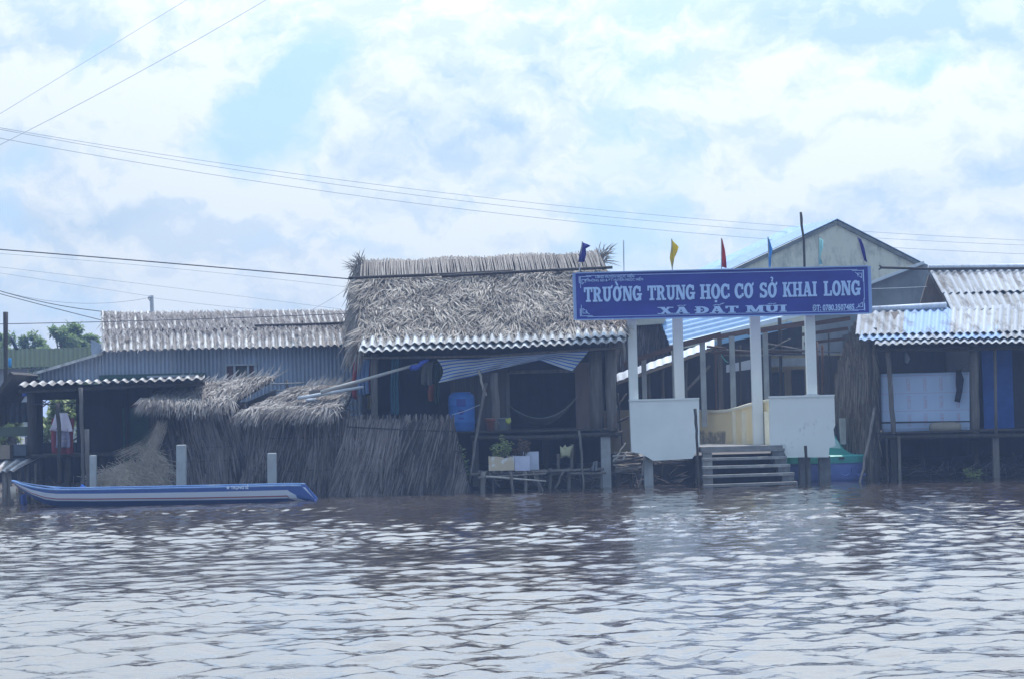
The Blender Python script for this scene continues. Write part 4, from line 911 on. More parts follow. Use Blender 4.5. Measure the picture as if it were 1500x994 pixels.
def pillar(xt, yt, xb, yb, w, Y):
    mb = MB(); a = P(xt, yt, Y); c_ = P(xb, yb, Y); hw = w * Y / F / 2; zt = P(1058, 440, Y).z
    mb.hexa([(c_.x - hw, Y, c_.z), (c_.x + hw, Y, c_.z), (c_.x + hw, Y + 2 * hw, c_.z), (c_.x - hw, Y + 2 * hw, c_.z)], [(c_.x - hw, Y, zt), (c_.x + hw, Y, zt), (c_.x + hw, Y + 2 * hw, zt), (c_.x - hw, Y + 2 * hw, zt)])
    return mb.build('pillar', WHITE, gate)
PY = 41.75
pillar(925.5, 470, 928.8, 590, 13.2, PY); pillar(994, 467, 996.5, 600, 14.2, 42.6); pillar(1109, 464, 1112, 655, 14.2, 42.5); pillar(1187, 462, 1190.5, 582, 13.8, PY)
mb = MB(); fb(mb, 1182, 577, 1199, 581, PY - .02, .32); mb.build('pillar_base', CONC, gate)
mb = MB(); poly(mb, [(922, 587), (1024, 584), (1025, 653), (1014, 671), (957, 674), (940, 664), (925, 661)], 41.6, .22); mb.build('parapet', WHITE, gate)
mb = MB(); poly(mb, [(921.4, 587), (1024.4, 584), (1024.3, 581.8), (921.3, 584.6)], 41.58, .26); mb.build('coping', WHITE, gate)
mb = MB(); poly(mb, [(1128, 582), (1222, 579.6), (1223.5, 622), (1221, 628), (1224, 652), (1215, 655), (1214, 669), (1152, 669), (1145, 653), (1129, 652)], 41.6, .22); mb.build('parapet', WHITE_ST, gate)
mb = MB(); poly(mb, [(1127.4, 582), (1222.6, 579.6), (1222.5, 577.2), (1127.3, 579.6)], 41.58, .26); mb.build('coping', WHITE, gate)
mb = MB(); z = P(1085, 652.5, 41.6).z
mb.box((P(1012, 652, 41.6).x, 41.62 + .24, z - .12), (P(1150, 652, 41.6).x, 47, z)); mb.box((P(1026, 652, 41.6).x, 41.55, z - .12), (P(1146, 652, 41.6).x, 41.85, z))
mb.build('landing', STEP, gate)
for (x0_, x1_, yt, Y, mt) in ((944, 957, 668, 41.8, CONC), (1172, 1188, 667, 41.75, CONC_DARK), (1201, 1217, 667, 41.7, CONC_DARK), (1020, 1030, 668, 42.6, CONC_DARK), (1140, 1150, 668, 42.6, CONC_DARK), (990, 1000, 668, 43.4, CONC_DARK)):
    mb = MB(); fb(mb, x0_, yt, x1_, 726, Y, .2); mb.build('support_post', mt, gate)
mb = MB(); mb.prism([P(948, 672, 41.7), P(952, 672, 41.7), P(951, 655, 41.7), P(949, 659, 41.7)], (0, .1, 0)); mb.build('post_stub', WOOD, gate)
stick('leaning_pole', [P(944, 668, 41.6), P(941, 695, 41.5), P(935, 716, 41.4)], .03, WOOD, 'short bent pole leaning on the concrete post under the white parapet')
# steps
stp = thing('steps', 'flight of five weathered concrete steps leading down into the river', 'steps', P(1098, 712, 40.8))
trd = [(1029, 1149.5, 658.5, 656), (1029.5, 1153, 670.3, 667.5), (1030, 1158, 682.5, 679), (1030.5, 1164, 696, 691), (1031, 1168.5, 710, 704)]
for k, (xa, xb, ya, yb) in enumerate(trd):
    Yf = 41.5 - .25 * k; a = P(xa, ya, Yf); b2 = P(xb, yb, Yf); th = .055
    zm = (a.z + b2.z) / 2; a.z = zm + (a.z - zm) * .6; b2.z = zm + (b2.z - zm) * .6
    mb = MB(); mb.hexa([a - Vector((0, 0, th)), b2 - Vector((0, 0, th)), b2 + Vector((0, .33, -th)), a + Vector((0, .33, -th))], [a, b2, b2 + Vector((0, .33, 0)), a + Vector((0, .33, 0))], R.random())
    mb.build('tread', STEP, stp)
    for (x0_, x1_) in ((xa + .5, xa + 14), (xb - 18, xb - .5)):
        f0 = (x0_ - xa) / (xb - xa); p0 = a.lerp(b2, f0); p1 = a.lerp(b2, (x1_ - xa) / (xb - xa)); mb = MB()
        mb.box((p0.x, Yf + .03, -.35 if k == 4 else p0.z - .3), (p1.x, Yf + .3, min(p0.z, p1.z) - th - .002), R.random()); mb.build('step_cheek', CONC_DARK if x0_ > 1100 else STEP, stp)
mb = MB(); fb(mb, 1034, 664, 1150, 722, 42.0, .06); mb.build('tread_gap_shade', INNER, stp)  # near-black sheet puts shade into the open gaps between treads
stick('leaning_pole', [P(1018, 598, 40.9), P(1021, 640, 40.8), P(1024, 722, 40.6)], .032, WOOD_DARK, 'dark stick standing at the left edge of the river steps')
stick('mooring_pole', [P(1180, 652, 41.2), P(1182, 718, 41.2)], .035, WOOD_DARK, 'dark stake in front of the stained parapet beside the green boat')
stick('leaning_pole', [P(1282, 590, 41.9), P(1270, 655, 41.2), P(1258, 716, 40.6)], .035, WOOD, 'slanting pole at the bow of the green and blue boat', j=.02)
# yellow railing walls
ma, nt, b = new_mat('yellow_limewash')
n1 = noise(nt, mapped(nt, (3, 3, 3)), 1, 7, .7)
pos = node(nt, 'ShaderNodeSeparateXYZ'); nt.links.new(mapped(nt), pos.inputs[0])
pa = math_n(nt, 'MULTIPLY', math_n(nt, 'SUBTRACT', .03, pos.outputs[0]), 7.0, clamp=True); pb = math_n(nt, 'MULTIPLY', math_n(nt, 'SUBTRACT', .05, pos.outputs[2]), 4.5, clamp=True)
st_ = math_n(nt, 'MULTIPLY', math_n(nt, 'ADD', math_n(nt, 'SUBTRACT', n1, .95), math_n(nt, 'MULTIPLY', math_n(nt, 'MULTIPLY', pa, pb), .62)), 5, clamp=True)
nt.links.new(mixc(nt, math_n(nt, 'MULTIPLY', st_, .8), mixc(nt, n1, (.88, .68, .35), (.95, .8, .5)), (.17, .15, .14)), b.inputs['Base Color']); b.inputs['Roughness'].default_value = .85
YEL = ma
CREAM = mk('cream_paint', [(0, (.74, .66, .48)), (1, (.88, .82, .64))], .8, (2, 2, 2))
rail = thing('railing_wall', 'curved yellow railing wall with cream coping behind the river steps', 'wall', P(1075, 652, 44))
path = [(1128, 584, 42.4), (1112, 586.5, 42.7), (1098, 590, 43.1), (1082, 595, 43.6), (1066, 599, 44.2), (1050, 600, 44.8), (1010, 599, 46.2)]
mb = MB(); mc = MB()
for (xa, ya, Ya), (xb, yb, Yb) in zip(path[:-1], path[1:]):
    a, b2 = P(xa, ya + 4, Ya), P(xb, yb + 4, Yb); za = z - .1
    mb.hexa([(a.x, a.y, za), (b2.x, b2.y, za), (b2.x, b2.y + .12, za), (a.x, a.y + .12, za)], [a, b2, b2 + Vector((0, .12, 0)), a + Vector((0, .12, 0))])
    a2, b3 = P(xa, ya, Ya), P(xb, yb, Yb); dz_ = Vector((0, -.05, 0))
    mc.hexa([a + dz_, b2 + dz_, b2 + Vector((0, .17, 0)), a + Vector((0, .17, 0))], [a2 + dz_, b3 + dz_, b3 + Vector((0, .17, 0)), a2 + Vector((0, .17, 0))])
mb.build('wall_panel', YEL, rail); mc.build('coping', CREAM, rail)
for (x, Y) in ((1076, 43.85), (1090, 43.35), (1123, 42.45)):
    mb = MB(); p = P(x, 602, Y); mb.box((p.x - .06, Y - .09, z), (p.x + .06, Y + .02, p.z)); mb.build('pilaster', CREAM, rail)
mb = MB(); fb(mb, 880, 600, 934, 664, 43.6, .12); mb.build('railing_wall', mk('ochre_wall', [(0, (.12, .1, .07)), (1, (.24, .2, .135))], .85, (2, 2, 2)), None, False, 'dull ochre wall seen between the stilt house and the white parapet', 'wall')

# green and blue fibreglass boat
gb = thing('pedal_boat', 'small fibreglass boat with blue hull and sea green deck under the gate', 'boat', P(1210, 706, 42.6))
GREEN_F = mk('green_gelcoat', [(0, (.04, .25, .22)), (1, (.08, .4, .36))], .35, (2, 2, 2)); BLUE_F = mk('blue_gelcoat', [(0, (.1, .15, .42)), (.6, (.16, .22, .52)), (1, (.28, .33, .6))], .4, (3, 3, 5))
gx0, gx1 = 1130, 1280; Yc = 42.9; vs = []; N_ = 26
zr = P(1215, 673, 42.3).z; zb = P(1215, 706, 42.3).z; xa = P(gx0, 690, 42.6).x; xb = P(gx1, 690, 42.6).x
prof = [(1.0, 0.), (.985, -.25), (.95, -.5), (.9, -.8), (.84, -1.05), (0.01, -1.1)]
def ringp(a, s_, zz):
    ex = .42; cx_ = (xa + xb) / 2; 
    cc, ss = math.cos(a), math.sin(a); f_ = (abs(cc) ** (2 / ex * .5) + abs(ss) ** (2 / ex * .5)) ** (-ex * 1.0)
    return Vector((cx_ + (xb - xa) / 2 * s_ * cc * f_, Yc + .75 * s_ * ss * f_, zr + zz * (zr - zb)))
for s_, zz in prof: vs += [ringp(2 * PI * k / 40, s_, zz) for k in range(40)]
mb = MB(); mb.add(vs, [(j * 40 + k, j * 40 + (k + 1) % 40, (j + 1) * 40 + (k + 1) % 40, (j + 1) * 40 + k) for j in range(len(prof) - 1) for k in range(40)])
hl = mb.build('hull', BLUE_F, gb, True)
mb = MB(); vs = []
for s_, zz in ((1.0, -.14), (1.04, -.14), (1.05, .16), (.97, .22), (.86, .18), (.82, -.25), (.01, -.28)): vs += [ringp(2 * PI * k / 40, s_, zz) for k in range(40)]
mb.add(vs, [(j * 40 + k, j * 40 + (k + 1) % 40, (j + 1) * 40 + (k + 1) % 40, (j + 1) * 40 + k) for j in range(6) for k in range(40)])
mb.build('deck', GREEN_F, gb)
mb = MB(); mb.prism([P(1196, 671, 42.6), P(1278, 672, 42.6), P(1262, 667, 42.6), P(1246, 663, 42.6), P(1236, 657, 42.6), P(1229, 647, 42.6), P(1224, 638, 42.6), P(1215, 636, 42.6), P(1200, 650, 42.6)], (0, .5, 0)); mb.build('cowl', GREEN_F, gb)
mb = MB(); mb.prism([P(1214, 655, 42.58), P(1232, 656, 42.58), P(1228, 646, 42.58), P(1222, 640, 42.58)], (0, .02, 0)); mb.build('cowl_panel', mk('pale_aqua', [(0, (.3, .5, .5)), (1, (.45, .62, .62))], .4), gb)
mb = MB()
for x in (1238, 1262):
    vs = [P(x - 6 + k * 2, 693 + 3 * math.sin(k / 6 * PI), 42.13) for k in range(7)]; mb.tube(vs, .015, 6)
mb.build('hull_groove', BLUE_F, hl)
mb = MB(); p = P(1233, 671, 42.1); mb.box((p.x - .06, 42.08, p.z - .01), (p.x + .06, 42.16, p.z + .03)); mb.build('cleat', WOOD_DARK, gb)

# ------------------------------------------------------------------ flags over the sign
def flag(label, xt, yt, xb, yb, cloth, mat, Y=41.62, pole=True):
    t_ = thing('flag', label, 'flag', P(xb, yb + 6, Y), 'small flags standing along the top of the signboard')
    mb = MB(); mb.tube([P(xt, yt, Y), P(xb, yb + 8, Y)], .012, 6); mb.build('flagpole', STRAW, t_)
    pts = [P(x, y, Y) for x, y in cloth]; c_ = sum(pts, Vector()) / len(pts); n_ = len(pts); mb = MB()
    # limp cloth: left edge on the pole, rippling in depth
    nl = n_ // 2; vs = []
    for i in range(nl):
        a = Vector(pts[i]); b2 = Vector(pts[n_ - 1 - i])
        for k in range(7):
            u = k / 6; p = a.lerp(b2, u); p.y += .05 * math.sin(u * 7 + i * .9) * u; vs.append(p)
    mb.add(vs, [(i * 7 + k, i * 7 + k + 1, (i + 1) * 7 + k + 1, (i + 1) * 7 + k) for i in range(nl - 1) for k in range(6)])
    o_ = mb.build('cloth', mat, t_, True); o_.modifiers.new('thickness', 'SOLIDIFY').thickness = .006
FL = lambda n_, c_: mk('flag_' + n_, [(0, tuple(x * .8 for x in c_)), (1, c_)], .8, (5, 5, 5), trans=.45)
NAVY = FL('navy', (.06, .06, .34))
flag('torn navy flag in front of the thatch ridge end', 853, 354, 848, 396, [(853, 355), (851, 363), (849, 372), (847, 384), (856, 384), (859, 372), (858, 364), (865, 360)], NAVY)
flag('yellow flag on the signboard', 984, 350, 985, 396, [(984, 351), (983, 363), (981, 378), (984, 392), (985.5, 392), (988, 378), (992, 369), (994, 362), (988, 356)][:8], FL('yellow', (.75, .6, .05)))
flag('red flag on the signboard', 1057, 349, 1057, 394, [(1056.5, 350), (1057, 366), (1057, 380), (1057, 391), (1064.5, 393), (1064, 380), (1062, 366), (1058, 351)], FL('red', (.62, .07, .08)))
flag('sky blue flag on the signboard', 1125, 347, 1127, 392, [(1125, 347), (1126, 360), (1125, 376), (1126, 391), (1129, 391), (1130, 376), (1132, 366), (1127, 352)], FL('skyblue', (.12, .42, .8)))
flag('pale mint flag on the signboard, before the plaster gable', 1199, 346, 1199, 391, [(1199, 348), (1199, 362), (1199, 376), (1199, 388), (1205, 387), (1202, 376), (1206, 362), (1206, 352)], FL('mint', (.45, .72, .72)))
flag('navy flag at the right hand end of the signboard', 1255, 345, 1269, 390, [(1256, 347), (1259, 356), (1262, 368), (1266, 382), (1270, 384), (1268, 370), (1266, 361), (1262, 352)], NAVY)
stick('bare_flagpole', [P(913.5, 352, 41.62), P(914, 402, 41.62)], .014, PIPE, 'bare thin flagpole on the signboard between navy and yellow flags', 'flagpole', j=.0)
stick('dark_pole', [P(1173, 311, 42.2), P(1177, 350, 42.2), P(1182, 470, 42.2)], .03, WOOD_DARK, 'tall dark crooked pole rising behind the signboard', 'pole', j=.01)

# ------------------------------------------------------------------ right house
rh = thing('stilt_house', 'open fronted stilt house with pale stained corrugated roof at the right', 'house', P(1400, 712, 43))
X9 = 1760
mb = MB()
corr(mb, P(1380, 431, 44.6), P(X9, 424, 44.6), P(1361, 398, 46.1), P(X9, 391, 46.1), .172, .024, 6, .006, .008, 5, .035, lift=.035)
corr(mb, P(1394, 456, 43.4), P(X9, 445, 43.4), P(1379, 426, 44.9), P(X9, 419, 44.9), .172, .024, 6, .006, .008, 5, .035, lift=.015)
def quadroof(x0e, y0e, x1e, y1e, Ye, x0t, y0t, x1t, y1t, Yt, lift): corr(mb, P(x0e, y0e, Ye), P(x1e, y1e, Ye), P(x0t, y0t, Yt), P(x1t, y1t, Yt), .172, .024, 6, .006, .008, 5, .035, lift=lift)
quadroof(1253, 492, X9, 480, 41.7, 1257, 456, X9, 440, 43.6, .03)
quadroof(1258, 499, X9, 487, 41.45, 1262, 484, X9, 470, 42.2, .015)
quadroof(1281, 505, X9, 494, 41.25, 1284, 490, X9, 478, 42.0, .0)
corr(mb, P(1375, 440, 49.5), P(X9, 434, 49.5), P(1362, 396, 46.15), P(X9, 389, 46.15), .15, .024)
rf = mb.build('roof', FIBRE_RUST, rh)
mb = MB(); mb.tube([P(1360, 393, 46.1), P(X9, 388, 46.1)], .085, 12); mb.build('ridge_cap', METAL_GREY, rf, True)
mb = MB(); mb.tube([P(1269, 454, 43.5), P(1386, 447.5, 43.5)], .075, 12); mb.build('ridge_cap', METAL_GREY, rf, True)
mb = MB(); mb.tube(crooked([P(1289, 392, 45.9), P(1360, 394, 45.9), P(X9, 391, 45.9)], 5, .01), .03, 7); mb.tube([P(1288, 389, 45.9), P(1293, 392, 45.9), P(1287, 395, 45.9)], .02, 6); mb.build('ridge_pole', WOOD_DARK, rf)
mb = MB(); mb.prism([P(1305, 459, 43.2), P(1317, 458, 43.2), P(1321, 478, 42.55), P(1312, 477, 42.55)], (0, -.0, .03)); mb.build('loose_patch', BOARD, rf)
mb = MB(); poly(mb, [(1361, 402), (1384, 446), (1368, 448), (1348, 444), (1356, 418)], 46.0, .08); mb.build('gable_boards', mk('tan_boards', [(0, (.13, .1, .075)), (1, (.28, .22, .17))], .85, (9, 3, 3)), rh)
mb = MB(); mb.tube([P(1285, 512, 41.6), P(X9, 506, 41.6)], .045, 8); mb.tube([P(1285, 508, 42.6), P(X9, 502, 42.6)], .045, 8); mb.build('eave_beam', WOOD_DARK, rh)
mb = MB(); fb(mb, 1225, 600, X9, 735, 45.2, .08); fb(mb, 1282, 480, X9, 640, 46.0, .08); fb(mb, 1282, 480, 1287, 640, 42.0, 4); fb(mb, 1424, 505, 1428, 640, 43.4, 2.6); mb.build('inner_wall_and_shade', INNER, rh)  # first sheet is added under the deck, its dark colour standing for shade
mb = MB(); d0 = P(1285, 633, 41.8)
for k in range(14): mb.box((d0.x, 41.8 + k * .28, P(1400, 630, 41.8).z - .035), (P(X9, 630, 41.8).x, 41.8 + k * .28 + .265, P(1400, 630, 41.8).z), R.random())
mb.build('deck', WOOD_DARK, rh)
mb = MB(); mb.tube(crooked([P(1290, 640, 41.85), P(1400, 638, 41.85), P(X9, 634, 41.85)], 4, .01), .05, 8); mb.build('deck_beam', WOOD_DARK, rh)
for pts, r, mt in (([P(1300, 505, 41.7), P(1303, 560, 41.7), P(1309, 635, 41.7)], .055, WOOD), ([P(1427, 505, 41.9), P(1428, 634, 41.9)], .095, WOOD), ([P(1457, 508, 41.65), P(1459, 634, 41.65)], .035, WOOD), ([P(1276, 500, 41.9), P(1279, 600, 41.9), P(1285, 715, 41.9)], .07, WOOD_DARK)):
    stick('post', pts, r, mt, None, parent=rh, r2=r)
for (x, y0_, w, mt, Y) in ((1310, 640, 9, WOOD_DARK, 41.9), (1318, 638, 4, WOOD, 41.8), (1300, 640, 3, WOOD_DARK, 41.8), (1460, 640, 9, WOOD, 41.9), (1430, 645, 8, WOOD_DARK, 43), (1350, 645, 8, WOOD_DARK, 44)):
    mb = MB(); fb(mb, x - w / 2, y0_, x + w / 2, 722, Y, w * .0148); mb.build('stilt', mt, rh)
mb = MB(); fb(mb, 1440, 505, 1484, 630, 43.4, .05); mb.build('blue_door', plain('blue_sheet', (.03, .1, .36), .5), rh)
mb = MB(); fb(mb, 1484, 505, X9, 630, 43.5, .05); mb.build('side_boarding', INNER, rh)
# side wall of leaves
sw = MB(); TLs, TRs, BRs, BLs = P(1252, 470, 43.2), P(1282, 497, 41.8), P(1286, 690, 41.9), P(1238, 690, 43.6)
sw.hexa([TLs, TRs, BRs, BLs], [p + Vector((.06, .06, 0)) for p in (TLs, TRs, BRs, BLs)]); w_ = sw.build('side_wall', THATCH_DARK, rh)
mb = MB(); rr = random.Random(77)
for k in range(2600):
    u, v_ = rr.random(), rr.random(); p = TLs.lerp(TRs, u).lerp(BLs.lerp(BRs, u), v_ * .92); bul = -.55 * math.sin(min(1, v_ * 1.2) * PI) * (1 - u) * .6
    p += Vector((bul - rr.uniform(0, .06), -rr.uniform(0, .06), 0))
    mb.blade(p, Vector((rr.uniform(-.12, .2), -.05, -1)), rr.uniform(.3, .7), rr.uniform(.015, .035), Vector((-.6, -.8, 0)).normalized(), rr.random(), 0, 0)
mb.build('leaf_layer', mk('thatch_side_leaf', [(0, (.05, .042, .034)), (.5, (.13, .11, .088)), (1, (.28, .24, .19))], .85, (5, 5, 2), tonew=1.4, noisew=1), w_)
# patterned sheet hung in the right house
ma, nt, b = new_mat('printed_sheet')
br = node(nt, 'ShaderNodeTexBrick'); br.offset = .5
mp_ = mapped(nt, (1, 1, 1)); sx = node(nt, 'ShaderNodeSeparateXYZ'); nt.links.new(mp_, sx.inputs[0])
fx = math_n(nt, 'FRACT', math_n(nt, 'MULTIPLY', math_n(nt, 'ADD', sx.outputs[0], 10), 2.75)); fz = math_n(nt, 'FRACT', math_n(nt, 'MULTIPLY', math_n(nt, 'ADD', sx.outputs[2], 10.1), 2.55))
inx = math_n(nt, 'LESS_THAN', math_n(nt, 'ABSOLUTE', math_n(nt, 'SUBTRACT', fx, .5)), .07); inz = math_n(nt, 'LESS_THAN', math_n(nt, 'ABSOLUTE', math_n(nt, 'SUBTRACT', fz, .5)), .36)
brk = math_n(nt, 'GREATER_THAN', noise(nt, mapped(nt, (60, 60, 60)), 1, 2), .5)
inx2 = math_n(nt, 'LESS_THAN', math_n(nt, 'ABSOLUTE', math_n(nt, 'SUBTRACT', fx, .38)), .015)
mark = math_n(nt, 'MULTIPLY', math_n(nt, 'MAXIMUM', math_n(nt, 'MULTIPLY', inx, brk), inx2), inz)
ln = math_n(nt, 'LESS_THAN', math_n(nt, 'ABSOLUTE', math_n(nt, 'SUBTRACT', fz, .02)), .012)
base = mixc(nt, noise(nt, mapped(nt, (2, 2, 2)), 1, 3), (.44, .56, .76), (.58, .68, .84))
nt.links.new(mixc(nt, math_n(nt, 'MULTIPLY', math_n(nt, 'MAXIMUM', mark, ln), .55), base, (.5, .22, .3)), b.inputs['Base Color']); b.inputs['Roughness'].default_value = .6
mb = MB(); a, b2, c_, d_ = P(1290, 547, 42.5), P(1420, 544, 42.5), P(1420, 632, 42.5), P(1292, 634, 42.5)
mb.sheet(lambda u, v_: a.lerp(b2, u).lerp(d_.lerp(c_, u), v_) + Vector((0, .02 * math.sin(u * 9 + v_ * 2), 0)), 30, 10)
o = mb.build('printed_sheet', ma, None, True, 'pale blue sheet printed with rows of red marks screening the open stilt house', 'sheet'); o.modifiers.new('thickness', 'SOLIDIFY').thickness = .01
stick('rail', [P(1290, 618.5, 42.35), P(1422, 616.5, 42.35)], .02, WOOD_DARK, 'thin dark rail across the foot of the printed sheet', 'rail', j=.003)
mb = MB(); a = P(1361, 625.5, 42.1); b2 = P(1408, 624.5, 42.1); dd = (b2 - a)
mb.tube([a + dd * u for u in (0, .02, .08, .2, .5, .8, .92, .98, 1)], [.02, .07, .1, .112, .115, .112, .1, .07, .02], 14); mb.build('bolster', plain('tan_cloth', (.3, .26, .2), .9), None, True, 'tan bolster cushion lying on the deck before the printed sheet', 'cushion')
garment('hanging_jacket', 'black jacket hung at the right edge of the printed sheet', [(1400, 541), (1407, 540), (1412, 555), (1410, 572), (1406, 589), (1398, 587), (1401, 570), (1400, 560)], 42.3, plain('black_cloth', (.03, .03, .04), .9), 'jacket', .12)
garment('hanging_towel', 'small pale cloth hung under the eave of the open stilt house', [(1325, 516), (1329, 515), (1333, 525), (1330, 533), (1325, 530)], 42.3, plain('pale_cloth', (.3, .32, .36), .9), 'cloth', .06)
stick('clothes_stick', [P(1402, 543, 42.2), P(1421, 533, 42.2)], .01, WOOD, 'short stick holding the black jacket', 'stick', j=.0)
plant('water_weed', 'green weed growing at the waterline under the open stilt house', 1425, 702, 42.0, .34, .3, 14, LEAF_LT, .04, 8)
mb = MB(); fb(mb, 1231, 612, 1239, 650, 42.6, .1); mb.build('pale_board', CONC, None, False, 'short pale board standing against the leaf side wall', 'board')
for i, (x0_, y0_, x1_, y1_, lab) in enumerate(((1196, 500, 1200, 640, 'slim brown pole behind the gate, nearest to the pillar on the stained parapet'), (1204, 505, 1208, 640, 'slim brown pole behind the gate, nearest the leaf side wall'))):
    stick('thin_pole', [P(x0_, y0_, 43.6 + i * .2), P(x1_, y1_, 43.6 + i * .2)], .035, WOOD_RED, lab)

# ------------------------------------------------------------------ behind the gate
# plaster gable building
yaw = math.radians(27); apex = P(1225, 326, 60.); GU = Vector((math.cos(yaw), math.sin(yaw), 0)); GV = Vector((-math.sin(yaw), math.cos(yaw), 0))
sb = thing('school_building', 'plastered gable building with a pale blue metal roof behind the signboard', 'building', (apex.x, apex.y, .4))
rise = .40; half = 5.6; top_z = apex.z
def gp(u, zz, w=0): q_ = Vector((apex.x, apex.y, zz)) + GU * u + GV * w; return q_
ma, nt, b = new_mat('mildewed_plaster')
n1 = noise(nt, mapped(nt, (2.4, 2.4, 1.3)), 1, 8, .78); n2 = noise(nt, mapped(nt, (.5, .5, .5)), 1, 4)
st_ = math_n(nt, 'MULTIPLY', math_n(nt, 'SUBTRACT', math_n(nt, 'ADD', math_n(nt, 'MULTIPLY', n1, .6), math_n(nt, 'MULTIPLY', n2, .4)), .47), 7, clamp=True)
nt.links.new(mixc(nt, math_n(nt, 'MULTIPLY', st_, .75), mixc(nt, n2, (.5, .485, .38), (.64, .62, .5)), (.14, .15, .13)), b.inputs['Base Color']); b.inputs['Roughness'].default_value = .9
PLASTER = ma
mb = MB(); mb.prism([gp(-half, .3), gp(half, .3), gp(half, top_z - half * rise), gp(0, top_z), gp(-half, top_z - half * rise)], GV * .2); mb.build('gable_wall', PLASTER, sb)
mb = MB(); mb.prism([gp(-half, .3, .2), gp(-half + .2, .3, .2), gp(-half + .2, .3, 2.4), gp(-half, .3, 2.4)], (0, 0, top_z - half * rise - .35)); mb.build('side_wall', PLASTER, sb)
mb = MB()
for sg in (-1, 1):
    e = half + .5
    corr(mb, gp(sg * e, top_z - e * rise + .1, -.06), gp(sg * e, top_z - e * rise + .1, 2.6), gp(0, top_z + .1, -.06), gp(0, top_z + .1, 2.6), .25, .02, 6, .004, .02, 3, 0)
mb.build('roof', METAL_BLUE, sb)
mb = MB()
for sg in (-1, 1):
    e = half + .5; mb.beam(gp(0, top_z - .0, -.03), gp(sg * e, top_z - e * rise - .0, -.03), .05, .11)
mb.build('verge_trim', mk('verge_grey', [(0, (.07, .075, .07)), (1, (.22, .23, .2))], .9, (3, 3, 3)), sb)
# annex
an = thing('annex', 'lower grey plaster annex with a pale sloping edge beside the gable building', 'building', P(1320, 600, 54))
ma_ = mk('grey_plaster', [(0, (.09, .1, .105)), (.5, (.19, .205, .21)), (1, (.3, .31, .31))], .9, (1.4, 1.4, 1), det=8)
mb = MB(); poly(mb, [(1180, 452), (1275, 414), (1352, 386), (1400, 400), (1400, 620), (1180, 620)], 54, .2); mb.build('wall', ma_, an)
mb = MB(); mb.beam(P(1180, 451, 53.95), P(1352, 385, 53.95), .3, .08); mb.build('edge_trim', mk('pale_trim', [(0, (.45, .5, .52)), (1, (.6, .63, .64))], .7), an)
# pale blue roofs
tr_ = thing('tin_roofed_shed', 'shed with a bright blue ribbed metal roof behind the gate pillars', 'shed', P(1050, 620, 50))
mb = MB(); e0, e1, t0, t1 = P(982, 507, 48.), P(1175, 459, 50), P(955, 440, 51.), P(1150, 400, 53)
corr(mb, e0, t0, e1, t1, .3, .03, 4, .006, .01, 5, .0); mb.build('roof', METAL_BLUE, tr_)
mb = MB(); mb.beam(e0 + Vector((0, -.05, -.0)), e1 + Vector((0, -.05, .0)), .1, .11); mb.build('gutter', mk('white_gutter', [(0, (.6, .66, .7)), (1, (.75, .78, .8))], .4), tr_)
mb = MB(); poly(mb, [(1012, 509), (1160, 470), (1160, 480), (1012, 514)], 48.6, .05); mb.build('under_sheet', plain('sky_blue_sheet', (.3, .5, .66), .5), tr_)
mb = MB(); poly(mb, [(990, 512), (1175, 475), (1175, 625), (990, 625)], 52, .1); mb.build('wall', INNER, tr_)
tw = thing('leaf_shed', 'dark leaf walled shed with a cream ledge seen left of the blue metal roof', 'shed', P(950, 560, 49))
thatch_wall(tw, ((898, 474), (974, 468), (988, 545), (895, 560)), 49.5, 1500, 55, L=(.4, .9))
mb = MB(); poly(mb, [(925, 464), (978, 462), (972, 474), (928, 477)], 49.2, .4); mb.build('ledge', mk('cream_ledge', [(0, (.3, .29, .24)), (1, (.48, .47, .4))], .85), tw)
lt = thing('lean_to', 'lean-to with a pale grey sloping metal roof left of the gate pillars', 'lean-to', P(950, 620, 46.6))
mb = MB(); corr(mb, P(893, 562, 45.2), P(1046, 507, 45.6), P(893, 551, 47.2), P(1046, 496, 47.6), .2, .007, 5, .004, .008, 3, .01); mb.build('roof', METAL_GREY, lt)
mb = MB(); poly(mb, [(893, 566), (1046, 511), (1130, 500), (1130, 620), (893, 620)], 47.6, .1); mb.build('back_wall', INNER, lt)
mb = MB(); mb.beam(P(893, 565, 45.3), P(1046, 510, 45.6), .08, .06); mb.build('eave_board', mk('ochre_board', [(0, (.2, .15, .1)), (1, (.34, .27, .19))], .85, (2, 8, 8)), lt)
for x, yt in ((950, 545), (970, 540), (1004, 530)):
    stick('post', [P(x, yt, 46), P(x + 2, 620, 46)], .05, WOOD, None, parent=lt)
